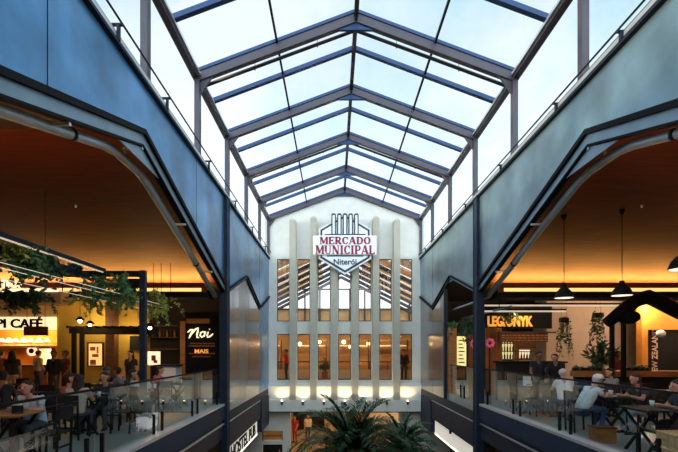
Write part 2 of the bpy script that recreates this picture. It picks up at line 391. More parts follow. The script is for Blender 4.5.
# curb and lit sign boards at the level below
t = thing('lit_shop_sign', 'long backlit white sign board with black letters under the left balcony', 'sign')
link('board', BX(XL-.08, XL-.02, 13.6, 18.75, CZ-3.50, CZ-2.92), M['signdim'], t)
link('edge_light', BX(XL-.06, XL-.01, 13.6, 18.75, CZ-3.52, CZ-3.46), M['signedge'], t)
link('frame', BX(XL-.14, XL-.08, 13.55, 18.8, CZ-3.54, CZ-2.90), M['black'], t)
text('letters', 'HOSTEL PUB', M['black'], .62, (XL-.015, 13.9, CZ-3.42), (PI/2, 0, PI/2), t, .02, .015, 'LEFT', 1.25)
t = thing('lit_shop_sign', 'long backlit blank white sign board under the right balcony', 'sign')
link('board', BX(XR+.02, XR+.08, 13.4, 18.9, CZ-3.50, CZ-2.92), M['signdim'], t)
link('edge_light', BX(XR+.01, XR+.06, 13.4, 18.9, CZ-3.52, CZ-3.46), M['signedge'], t)
link('frame', BX(XR+.08, XR+.14, 13.35, 18.95, CZ-3.54, CZ-2.90), M['black'], t)
link('spotlight', BX(XR-.10, XR-.04, 16.0, 16.12, CZ-2.98, CZ-2.86), M['black'], t)

# ------------------------------------------------------------------ glass railings on the upper floor
def railing(s, xw, y0, y1, step, label):
    t = thing('glass_railing', label, 'railing'); xg = xw+s*.13; y = y1
    while y > y0+.05:
        ya = max(y0, y-step)
        link('glass_panel', BX(xg-.006, xg+.006, ya+.02, y-.02, FL+.08, FL+1.06), M['gglass'], t)
        for yy in (ya+.2, y-.2):
            bm = bmesh.new(); xa, xb = xg-.025, xg+.025; box(bm, xa, xb, yy-.02, yy+.02, FL, FL+.44); link('post', bm, M['black'], t)
        y = ya
    bm = bmesh.new(); box(bm, xg-.016, xg+.016, y0, y1, FL+1.06, FL+1.09); link('handrail', bm, M['black'], t)
railing(-1, XL, -5.8, 12.95, 2.24, 'frameless glass railing with black handrail along the left balcony')
railing(1, XR, -5.8, 12.95, 2.24, 'frameless glass railing with black handrail along the right balcony')
railing(1, XR, 13.45, 17.0, 1.78, 'short glass railing between the right column and the brown metal panel')

# ------------------------------------------------------------------ clerestory, roof
ordn = ['first', 'second', 'third', 'fourth', 'fifth', 'sixth']
for side, s, xw in (('left', -1, XL), ('right', 1, XR)):
    t = thing('sill_rail', 'long metal sill and thin cable rail on top of the %s metal wall' % side, 'rail')
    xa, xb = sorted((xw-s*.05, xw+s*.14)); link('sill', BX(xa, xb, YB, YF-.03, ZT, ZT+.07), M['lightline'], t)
    xa, xb = sorted((xw-s*.075, xw-s*.0)); link('drip_edge', BX(xa, xb, YB, YF-.03, ZT-.085, ZT-.035), M['steel'], t)
    xa, xb = sorted((xw-s*.02, xw+s*.06)); link('glazing_bead', BX(xa, xb, YB, YF-.03, ZT+.07, ZT+.12), M['rafter'], t)
    bm = bmesh.new(); tube(bm, [(xw-s*.12, YB, ZT+(.20 if s < 0 else .10)), (xw-s*.12, YF-.1, ZT+(.20 if s < 0 else .10))], .016, 8); link('rail', bm, M['steel'], t, True)
    for y in (3.3, 6.5, 8.4, 11.2, 14.2, 17.2, 20.4):
        bm = bmesh.new(); hz_ = .18 if s < 0 else .08; box(bm, *sorted((xw-s*.13, xw+s*.02)), y-.025, y+.025, ZT+hz_-.015, ZT+hz_+.01); box(bm, *sorted((xw-s*.09, xw-s*.055)), y-.03, y+.03, ZT-.05, ZT+hz_-.01); link('bracket', bm, M['steel'], t)
    bm = bmesh.new(); box(bm, *sorted((xw-s*.03, xw+s*.12)), YB, YF-.03, ZE-.10, ZE+.02)
    struct('trim_eaves_'+side, bm, M['rafter'])
    struct('trim_gutter_'+side, BX(*sorted((xw-s*.07, xw-s*.02)), YB, YF-.03, ZE-.03, ZE+.03), M['lightline'])
    for i, (a, b) in enumerate(zip(BAY, BAY[1:])):
        xg = xw+s*.05
        o = struct('window_%d' % (i+1), BX(xg-.006, xg+.006, a+.07, b-.07, ZT+.12, ZE-.10), M['rglass'])
k = 0
for i, y in enumerate(BAY):
    if i < 3: lab = 'gabled grey roof rafter overhead behind the viewer, number %s from the back' % ordn[i]
    else: lab = 'gabled grey roof rafter, %s from the near end' % (ordn[i-3] if i-3 < 6 else 'last one against the white facade')
    if i == 9: lab = 'gabled grey roof rafter lying against the white facade'
    t = thing('roof_rafter', lab, 'rafter', (0, y, 0), group='gabled rafters of the glass roof')
    for s, xw in ((-1, XL), (1, XR)):
        bm = bmesh.new(); beam(bm, (xw-s*-.0, 0, ZE-.05), (XC, 0, ZR-.05), .14, .20, up=(0, 0, 1)); link('beam', bm, M['rafter'], t)
        bm = bmesh.new(); beam(bm, (xw, 0, ZE+.09), (XC, 0, ZR+.09), .19, .07); link('glazing_cap', bm, M['blue'], t)
        bm = bmesh.new(); q = .32
        prism(bm, [(xw, ZE-.12), (xw, ZE-.50), (xw-s*q*1.1, ZE-.12+q*SL)], 'y', -.03, .03); link('haunch', bm, M['rafter'], t)
        bm = bmesh.new(); xa, xb = sorted((xw-s*.04, xw+s*.08)); box(bm, xa, xb, -.075, .075, ZT+.07, ZE-.05); link('post', bm, M['rafter'], t)
    bm = bmesh.new(); prism(bm, [(XC-.5, ZR-.14-.5*SL), (XC+.5, ZR-.14-.5*SL), (XC, ZR-.14)], 'y', -.035, .035); link('gusset_plate', bm, M['blue'], t)
for i, (a, b) in enumerate(zip(BAY, BAY[1:])):
    y = (a+b)/2-.28
    t = thing('glazing_bar', 'gabled blue glazing bar between roof rafters, %s' % (('%s one behind the viewer' % ordn[i]) if i < 3 else ['nearest to the viewer', 'second from the viewer', 'third from the viewer', 'fourth from the viewer', 'fifth from the viewer', 'closest to the white facade'][i-3]), 'glazing bar', (0, y, 0), group='blue glazing bars of the roof')
    for s, xw in ((-1, XL), (1, XR)):
        bm = bmesh.new(); beam(bm, (xw, 0, ZE+.05), (XC, 0, ZR+.05), .12, .10); link('bar', bm, M['blue'], t)
    for s, xw in ((-1, XL), (1, XR)):
        bm = bmesh.new()
        beam(bm, (xw+s*.05, (a+b)/2, ZE+.085-.02), (XC-s*.01*0, (a+b)/2, ZR+.085), b-a-.2, .012)
        struct('window_%d' % (20+2*i+(s > 0)), bm, M['rglass'])
for i, y in enumerate((10.86, 16.72)):
    t = thing('sprinkler_pipe', 'thin brown pipe hung under the glass roof %s' % ('beside the nearest full rafter' if i == 0 else 'deeper in, beside the third rafter'), 'pipe', (0, y, 0))
    bm = bmesh.new(); tube(bm, [(XL+.05, 0, ZE-.08), (XC, 0, ZR-.12), (XR-.05, 0, ZE-.08)], .042, 8); link('pipe', bm, M['rafter'], t, True)
    for x in (-1.9, -.4, 1.5, 3.0):
        z = ZR-.12-abs(x-XC)*SL*.99; bm = bmesh.new(); tube(bm, [(x, 0, z), (x, 0, z+.19)], .007, 5); ball(bm, (x, 0, z-.05), .018); link('hanger', bm, M['rafter'], t)
struct('trim_ridge', BX(XC-.05, XC+.05, YB, YF, ZR-.06, ZR+.10), M['rafter'])
for n_, x in (('left', (XL+XC)/2), ('right', (XR+XC)/2)):
    z = (ZE+ZR)/2; struct('trim_purlin_'+n_, BX(x-.02, x+.02, YB, YF, z+.02, z+.10), M['black'])

# ------------------------------------------------------------------ white facade
bm = bmesh.new()
XI = [XC+(i-3)*.995 for i in range(7)]; WW = .31
U0, U1, L0, L1 = CZ+1.39, CZ+4.43, CZ-1.46, CZ+.78
FX0, FX1 = XL-.02, XR+.02
def slab(x0, x1, z0, z1, y0=YF, y1=YF+.3): box(bm, x0, x1, y0, y1, z0, z1)
slab(-6.5, 7.5, CZ-3.0, L0); slab(FX0-3, FX1+3, L1, U0)
prism(bm, [(FX0-.2, U1), (FX1+.2, U1), (FX1+.2, ZE+.0), (XC, ZR-.02), (FX0-.2, ZE+.0)], 'y', YF, YF+.3)
for z0, z1 in ((U0, U1), (L0, L1)):
    slab(FX0-3, XI[0]-WW, z0, z1); slab(XI[-1]+WW, FX1+3, z0, z1)
    for a, b in zip(XI, XI[1:]): slab(a+WW, b-WW, z0, z1)
# ground level
D0, D1 = -2.12, 3.17
slab(-6.5, -3.50, 0, CZ-3.0); slab(-2.50, D0, 0, CZ-3.0); slab(-3.5, -2.5, CZ-3.93, CZ-3.0); slab(-3.5, -2.5, CZ-4.6, CZ-4.42); slab(D1, 7.5, 0, CZ-3.0)
slab(-3.5, -2.5, CZ-3.94, CZ-3.92)
struct('wall_front', bm, M['white'])
bm = bmesh.new(); box(bm, -6.5, 7.5, YF-.22, YF, CZ-2.38, CZ-1.74); prism(bm, [(YF-.22, CZ-1.74), (YF, CZ-1.74), (YF, CZ-1.60)], 'x', FX0-.5, FX1+.5)
struct('trim_ledge_upper', bm, M['white'])
struct('trim_ledge_lower', BX(-6.5, 7.5, YF-.50, YF, CZ-2.93, CZ-2.38), M['white'])
struct('trim_shadow_bar', BX(-6.5, 7.5, YF-.46, YF, CZ-2.98, CZ-2.93), M['nearblack'])  # solid near-black bar standing in for the shadow under the ledge
for lvl, (z0, z1) in enumerate(((U0, U1), (L0, L1))):
    for i, x in enumerate(XI):
        w = thing('window_%d' % (50+lvl*10+i), '', ''); del w['label']; del w['category']; w['kind'] = 'structure'
        w.location = (x, YF+.10, z0); h = z1-z0; bm = bmesh.new()
        box(bm, -WW, -WW+.035, -.03, .03, 0, h); box(bm, WW-.035, WW, -.03, .03, 0, h); box(bm, -WW+.035, WW-.035, -.03, .03, 0, .05); box(bm, -WW+.035, WW-.035, -.03, .03, h-.04, h)
        link('window_frame', bm, M['frame'], w); link('pane', BX(-WW+.035, WW-.035, -.006, .006, .05, h-.04), M['wglass'], w)
for i in range(6):
    x = XC+(i-2.5)*.995; zt = CZ+6.30 if i in (0, 5) else CZ+6.42; w = .15
    nm = ['leftmost', 'second from left', 'third from left', 'third from right', 'second from right', 'rightmost'][i]
    bm = bmesh.new(); z0 = CZ-2.38
    box(bm, x-w, x+w, YF-.47, YF, z0, zt-.12)
    A = [bm.verts.new(p) for p in ((x-w, YF-.47, zt-.12), (x+w, YF-.47, zt-.12), (x+w, YF, zt-.12), (x-w, YF, zt-.12))]; B = [bm.verts.new(p) for p in ((x-w*.5, YF-.38, zt), (x+w*.5, YF-.38, zt), (x+w*.5, YF, zt), (x-w*.5, YF, zt))]
    bm.faces.new(B)
    for k_ in range(4): bm.faces.new((A[k_], A[(k_+1) % 4], B[(k_+1) % 4], B[k_]))
    tag(link('facade_fin', bm, M['fin']), 'tall beige vertical fin on the white facade, %s of six' % nm, 'pilaster', 'six vertical fins on the facade')
# transom windows and side door at the left foot of the facade
w = thing('window_70', '', ''); del w['label']; del w['category']; w['kind'] = 'structure'
link('pane', BX(-3.45, -2.53, YF+.08, YF+.10, CZ-4.41, CZ-3.94), M['wglass'], w)
bm = bmesh.new(); box(bm, -3.5, -3.45, YF+.02, YF+.12, CZ-4.42, CZ-3.93); box(bm, -2.53, -2.5, YF+.02, YF+.12, CZ-4.42, CZ-3.93); box(bm, -3.45, -2.53, YF+.03, YF+.06, CZ-4.20, CZ-4.16); link('window_frame', bm, M['frame'], w)
d = thing('door_1', '', ''); del d['label']; del d['category']; d['kind'] = 'structure'
link('leaf', BX(-3.47, -2.53, YF+.08, YF+.12, 0, CZ-4.62), M['nearblack'], d); link('pane', BX(-3.35, -2.65, YF+.06, YF+.08, .3, CZ-4.75), M['wglass'], d); link('handle', BX(-2.68, -2.64, YF+.02, YF+.06, .85, 1.1), M['lightline'], d)

# uplight sconces
for i, x in enumerate(XI):
    nm = ['first from the left', 'second from the left', 'third from the left', 'middle', 'third from the right', 'second from the right', 'first from the right'][i]
    t = thing('wall_sconce', 'small uplight sconce on the white ledge, %s of seven' % nm, 'sconce', (x, YF-.58, CZ-2.46), group='uplights along the facade ledge')
    bm = bmesh.new(); lathe(bm, [(.03, -.14), (.055, -.12), (.055, .03), (.045, .03)]); link('body', bm, M['rafter'], t, True)
    link('bracket', BX(-.02, .02, .04, .08, -.08, -.03), M['rafter'], t)
    bm = bmesh.new(); ball(bm, (0, 0, .045), .035); link('bulb', bm, M['bulb'], t, True)
    light('SPOT', 'sconce_light', (0, .0, .09), 34, (1, .74, .42), .04, t, math.radians(135), (0, .35, 1))

# hexagonal market sign -------------------------------------------------
SY = 21.15
t = thing('market_sign', 'white hexagonal market sign with crimson lettering hanging on the facade fins', 'sign', (XC, SY, CZ+4.90))
hexo = [(-1.15, -.59), (0, -1.28), (1.15, -.59), (1.15, .72), (0, 1.41), (-1.15, .72)]
def inset(P, k): return [(x*k, (z-.065)*k+.065) for x, z in P]
bm = bmesh.new(); prism(bm, inset(hexo, 1.0), 'y', 0, .10); link('edge', bm, M['navy'], t)
bm = bmesh.new(); prism(bm, inset(hexo, .92), 'y', -.02, .0); link('face', bm, M['signw'], t)
bm = bmesh.new(); prism(bm, inset(hexo, 1.06), 'y', .02, .08); link('halo', bm, M['signw'], t)
bm = bmesh.new(); box(bm, -1.47, 1.47, -.10, -.02, -.47, .43, bev=.03); link('banner', bm, M['signw'], t)
link('line', BX(-.96, .96, -.04, -.02, .47, .52), M['navy'], t)
for i in range(5):
    x = (i-2)*.265; h = 1.42
    bm = bmesh.new(); box(bm, x-.105, x-.055, -.06, .04, .52, h); box(bm, x+.055, x+.105, -.06, .04, .52, h)
    prism(bm, [(x-.105, h), (x+.105, h), (x+.06, h+.06), (x-.06, h+.06)], 'y', -.06, .04); link('pillar_icon', bm, M['navy'], t)
    link('pillar_fill', BX(x-.055, x+.055, -.05, .03, .52, h-.02), M['signw'], t)
# serif letters from strokes
K, T = .27, .125
G = {
 'M': (1.15, [('s', .16, 0, .16, 1, T), ('s', .20, 1, .56, .12, K), ('s', .56, .12, .92, 1, T), ('s', .97, 0, .97, 1, K)], [(.16, 0, .15), (.97, 0, .18), (.12, 1, .13), (1.0, 1, .13)]),
 'E': (.85, [('s', .24, 0, .24, 1, K), ('s', .2, .95, .76, .95, T), ('s', .2, .05, .78, .05, T), ('s', .2, .51, .58, .51, T), ('s', .75, .78, .75, .97, T), ('s', .77, .03, .77, .26, T), ('s', .58, .40, .58, .62, T)], [(.18, 0, .15), (.18, 1, .15)]),
 'R': (.95, [('s', .24, 0, .24, 1, K), ('s', .2, .95, .5, .95, T), ('s', .2, .48, .5, .48, T), ('a', .5, .715, .20, .235, -90, 90, K*.9), ('s', .45, .48, .80, .03, K)], [(.22, 0, .17), (.18, 1, .15), (.84, 0, .12)]),
 'C': (.9, [('a', .5, .5, .32, .45, 45, 315, K), ('s', .76, .66, .76, .97, T), ('s', .70, .14, .80, .28, T)], []),
 'A': (1.0, [('s', .14, 0, .48, 1, T), ('s', .50, 1, .84, 0, K*1.05), ('s', .26, .32, .70, .32, T)], [(.14, 0, .14), (.84, 0, .17)]),
 'D': (.98, [('s', .24, 0, .24, 1, K), ('s', .2, .95, .5, .95, T), ('s', .2, .05, .5, .05, T), ('a', .48, .5, .32, .45, -90, 90, K)], [(.18, 0, .15), (.18, 1, .15)]),
 'O': (.98, [('a', .49, .5, .33, .45, 0, 360, K)], []),
 'U': (1.0, [('s', .22, 1, .22, .3, K), ('a', .5, .34, .27, .30, 180, 360, T*1.3), ('s', .78, 1, .78, .3, T)], [(.22, 1, .18), (.78, 1, .15)]),
 'N': (1.05, [('s', .18, 0, .18, 1, T), ('s', .20, 1, .82, .0, K), ('s', .84, 0, .84, 1, T)], [(.18, 0, .15), (.12, 1, .13), (.84, 1, .15)]),
 'I': (.50, [('s', .25, 0, .25, 1, K)], [(.25, 0, .19), (.25, 1, .19)]),
 'P': (.88, [('s', .24, 0, .24, 1, K), ('s', .2, .95, .5, .95, T), ('s', .2, .43, .5, .43, T), ('a', .5, .69, .22, .26, -90, 90, K*.9)], [(.24, 0, .19), (.18, 1, .15)]),
 'L': (.80, [('s', .24, 0, .24, 1, K), ('s', .2, .05, .74, .05, T), ('s', .73, .03, .73, .28, T)], [(.18, 0, .15), (.24, 1, .18)]),
}
def strokes(bm, segs, serifs, ox, oz, sx, sz, y0, y1):
    def q(p): bm_p = [(ox+a*sx, oz+b*sz) for a, b in p]; prism(bm, bm_p, 'y', y0, y1)
    for s_ in segs:
        if s_[0] == 's':
            _, a, b, c, d_, w = s_; dx, dz = c-a, d_-b; L = math.hypot(dx, dz); nx, nz = -dz/L*w/2, dx/L*w/2
            q([(a+nx, b+nz), (c+nx, d_+nz), (c-nx, d_-nz), (a-nx, b-nz)])
        else:
            _, cx, cz, rx, rz, a0, a1, w = s_; n = 12; P_ = []
            for k_ in range(n+1):
                th = math.radians(a0+(a1-a0)*k_/n); ww = (T+(w-T)*abs(math.cos(th)))/2
                P_.append(((cx+(rx+ww)*math.cos(th), cz+(rz+ww*.8)*math.sin(th)), (cx+(rx-ww)*math.cos(th), cz+(rz-ww*.8)*math.sin(th))))
            for u, v in zip(P_, P_[1:]): q([u[0], v[0], v[1], u[1]])
    for (cx, z, w) in serifs:
        b0, b1 = (0, .07) if z == 0 else (.93, 1.0); q([(cx-w, b0), (cx+w, b0), (cx+w, b1), (cx-w, b1)])
def serif_word(word, x0, x1, z0, z1, parent, y=-.115):
    tot = sum(G[c][0] for c in word); sx = (x1-x0)/tot; x = x0
    for c in word:
        bm = bmesh.new(); strokes(bm, G[c][1], G[c][2], x, z0, sx, z1-z0, y, -.10); link('letter', bm, M['crimson'], parent); x += G[c][0]*sx
serif_word('MERCADO', -1.19, 1.20, .02, .375, t)
serif_word('MUNICIPAL', -1.38, 1.38, -.44, -.03, t)
link('line', BX(-.85, .85, -.035, -.02, -.53, -.48), M['navy'], t)
text('letters', 'Niterói', M['navy'], .37, (0, -.03, -.90), (PI/2, 0, 0), t, .02, .01, 'CENTER', 1.0)
bm = bmesh.new(); box(bm, -.9, -.8, .10, .40, -.4, .5); box(bm, .8, .9, .10, .40, -.4, .5); link('bracket', bm, M['steel'], t)

# ------------------------------------------------------------------ rooms behind the facade
def area(name, loc, size, e, col, sy=None, aim=(0, 0, -1)): return light('AREA', name, loc, e, col, size, None, None, aim, sy)
# upper hall with a gabled timber ceiling and a bright glazed end
struct('floor_upper_hall', BX(-6.4, 7.4, YF+.3, 34, CZ+1.10, CZ+1.30), M['woodl'])
bm = bmesh.new()
for s in (-1, 1):
    for i in range(6):
        y0 = YF+.5+i*1.9
        beam(bm, (XC+s*6.2, y0+.6, CZ+3.0), (XC+s*1.3, y0+.6, CZ+5.3), 1.25, .10)
struct('ceiling_upper_hall', bm, M['woodl'])
bm = bmesh.new()
for s in (-1, 1):
    for i in range(6): beam(bm, (XC+s*5.9, YF+.5+i*1.9+1.5, CZ+2.4), (XC, YF+.5+i*1.9+1.5, CZ+5.4), .12, .2)
struct('trim_upper_beams', bm, M['rafter'])
struct('wall_upper_hall', BX(-6.4, 7.4, 34, 34.1, CZ+1.3, CZ+3.0), M['tan'])
for x in (-3.4, 4.2): light('POINT', 'upper_hall_fill', (x, 27.5, CZ+2.2), 160, (1, .72, .42), .2)  # bare fill lights added to brighten the timber ceiling
bm = bmesh.new()
for i in range(12): box(bm, -5.6+i*1.12, -5.48+i*1.12, 33.85, 34, CZ+1.3, CZ+4.6)
box(bm, -6.2, 7.2, 33.85, 34, CZ+3.0, CZ+3.12); box(bm, -6.2, 7.2, 33.85, 34, CZ+4.5, CZ+4.6)
struct('trim_upper_mullions', bm, M['rafter'])
# lower hall at the level of the balconies
struct('floor_lower_hall', BX(-6.4, 7.4, YF+.3, 31, FL-.3, FL), M['woodl'])
struct('wall_lower_hall', BX(-6.4, 7.4, 31, 31.1, FL, CZ+1.1), M['tan'])
struct('wall_lower_hall_left', BX(-6.5, -6.4, YF+.3, 31, 0, CZ+1.1), M['tan'])
struct('wall_lower_hall_right', BX(7.4, 7.5, YF+.3, 31, 0, CZ+1.1), M['tan'])
for x in (-3.2, -.2, 2.8):
    light('POINT', 'hall_light', (x, 26.4, CZ+1.0), 210, (1, .66, .32), .06)
for i, (x, y, z) in enumerate(((-2.0, 26.5, .35), (.55, 25.5, .45), (1.0, 27.5, .2), (.2, 28.5, .55), (2.2, 29, .4), (-.9, 28, .5))):
    t = thing('globe_lamp', 'glowing round lamp hanging in the hall behind the lower facade windows, number %d in depth' % i, 'lamp', (x, y, CZ+z), group='globe lamps behind the lower windows')
    t['label'] = 'glowing round lamp behind the lower facade windows, %s from the left' % {0: 'first', 5: 'second', 3: 'third', 1: 'fourth', 2: 'fifth', 4: 'sixth'}[i]
    bm = bmesh.new(); ball(bm, (0, 0, 0), .11); link('globe', bm, M['bulb'], t, True)
    bm = bmesh.new(); tube(bm, [(0, 0, .1), (0, 0, 1.10-z-.0)], .008, 5); link('cord', bm, M['black'], t)
t = thing('hall_railing', 'dark handrail with pale solid panel behind the lower facade windows', 'railing', (0, 24.6, FL))
link('panel', BX(-6, 7, -.03, .03, 0, .55), M['cream'], t); link('handrail', BX(-6, 7, -.03, .03, .95, 1.0), M['black'], t)
bm = bmesh.new()
for i in range(14): box(bm, -6+i*.99, -5.97+i*.99, -.02, .02, .55, .95)
link('baluster', bm, M['black'], t)
for i, x in enumerate((-4.2, -1.4, 1.2, 3.6)):
    t = thing('display_shelf', 'lit timber shelf unit against the back of the lower hall, %s from the left' % ['first', 'second', 'third', 'last'][i], 'shelf', (x, 27.9, FL), group='shelf units in the lower hall')
    bm = bmesh.new()
    for z in (.3, .8, 1.3, 1.8, 2.2): box(bm, -.9, .9, -.2, .25, z, z+.05)
    link('shelf_board', bm, M['wood'], t); bm = bmesh.new(); box(bm, -.95, -.9, -.2, .25, 0, 2.25); box(bm, .9, .95, -.2, .25, 0, 2.25); link('side_panel', bm, M['woodd'], t)
    bm = bmesh.new(); box(bm, -.85, .85, -.1, -.08, 1.86, 1.90); link('light_strip', bm, M['lampin'], t)
# ground hall through the doorway
struct('floor_ground_hall', BX(-6.4, 7.4, 21.5, 36, -.15, 0), M['floorg'])
struct('wall_ground_hall', BX(-6.4, 7.4, 36, 36.1, 0, FL-.3), M['tan'])
struct('ceiling_ground_hall', BX(-6.4, 7.4, YF+.5, 36, FL-.33, FL-.3), M['cream'])
struct('wall_ground_hall_left', BX(-6.5, -6.4, 31, 36, 0, FL-.3), M['tan'])
for x, y in ((-1, 26), (2, 26), (-1, 32), (2.4, 32)): light('POINT', 'ground_hall_light', (x, y, 3.6), 150, (1, .66, .32), .2)
t = thing('dark_shop_kiosk', 'dark kiosk portal with glowing shelf inside the ground floor hall', 'kiosk', (-2.0, 33.5, 0))
link('frame', BX(-1.0, 1.3, -.3, .3, 2.5, 3.3), M['black'], t); link('side_panel', BX(-1.0, -.6, -.3, .3, 0, 2.5), M['black'], t); link('side_panel', BX(.9, 1.3, -.3, .3, 0, 2.5), M['black'], t)
link('light_panel', BX(-.4, .8, .1, .15, 2.2, 2.45), M['lampin'], t)
link('back', BX(-.6, .9, .2, .3, 0, 2.2), M['nearblack'], t)

# end wall behind the viewer
struct('wall_back', BX(-15.6, 15.6, YB-.1, YB, 0, ZT), M['white'])
# outer walls of the two restaurants
struct('wall_outer_left', BX(-15.6, -15.5, YB, YF, 0, CZ+4.2), M['nearblack'])
struct('wall_outer_right', BX(15.5, 15.6, YB, YF, 0, CZ+4.2), M['nearblack'])

# ------------------------------------------------------------------ restaurant ceilings
for side, s, xw in (('left', -1, XL), ('right', 1, XR)):
    xa, xb = sorted((xw+s*.10, s*15.5))
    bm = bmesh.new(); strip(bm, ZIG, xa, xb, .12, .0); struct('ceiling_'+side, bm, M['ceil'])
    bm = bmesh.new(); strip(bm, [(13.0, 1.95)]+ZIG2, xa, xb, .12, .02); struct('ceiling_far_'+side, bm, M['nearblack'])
    # cove beam at the valley with a hidden warm strip
    struct('trim_cove_'+side, BX(*sorted((xw+s*.35, s*15.5)), 12.55, 13.25, CZ+1.46, CZ+1.68), M['black'])
    struct('trim_cove_lip_'+side, BX(*sorted((xw+s*.35, s*15.5)), 12.50, 12.55, CZ+1.60, CZ+1.86), M['ceil'])
    t = thing('cove_light', 'long warm light strip hidden in the ceiling cove of the %s restaurant' % side, 'light strip', (0, 12.75, CZ+1.68))
    link('strip', BX(*sorted((xw+s*.5, s*15.3)), .15, .25, 0, .03), M['led'], t)
    link('lip_glow_band', BX(*sorted((xw+s*.5, s*15.3)), -.275, -.25, -.06, .03), M['lipglow'], t)  # emissive band laid on the lip face as its bright edge
    # unseen cove and strip, added to light the near ceiling slope
    struct('trim_cove_back_'+side, BX(*sorted((xw+s*.35, s*15.5)), 1.55, 2.25, CZ+1.46, CZ+1.68), M['black'])
    struct('trim_cove_back_lip_'+side, BX(*sorted((xw+s*.35, s*15.5)), 2.25, 2.30, CZ+1.60, CZ+1.76), M['ceil'])
    t = thing('cove_light', 'added unseen light strip for the near ceiling slope of the %s restaurant, beside the viewer' % side, 'light strip', (0, 2.05, CZ+1.68))
    link('strip', BX(*sorted((xw+s*.5, s*15.3)), -.05, .05, 0, .03), M['led_fill'], t)
    # recessed downlights
    for i, (x, y) in enumerate(((2.2, 9.4), (4.6, 6.2), (5.2, 10.2), (7.2, 9.2))):
        xx = xw+s*x; z = CZ+zigz(y, ZIG)-.02
        t = thing('ceiling_spotlight', 'small ceiling spotlight of the %s restaurant, %s' % (side, ['nearest the gabled edge beam', 'in the near slope of the timber', 'mid way along the far slope', 'farthest from the atrium'][i]), 'spotlight', (xx, y, z), group='spotlights in the %s timber ceiling' % side)
        bm = bmesh.new(); lathe(bm, [(.018, -.05), (.022, -.045), (.022, .0)]); link('body', bm, M['lightline'], t, True)
        bm = bmesh.new(); ball(bm, (0, 0, -.05), .014); link('bulb', bm, M['lampin'], t, True)

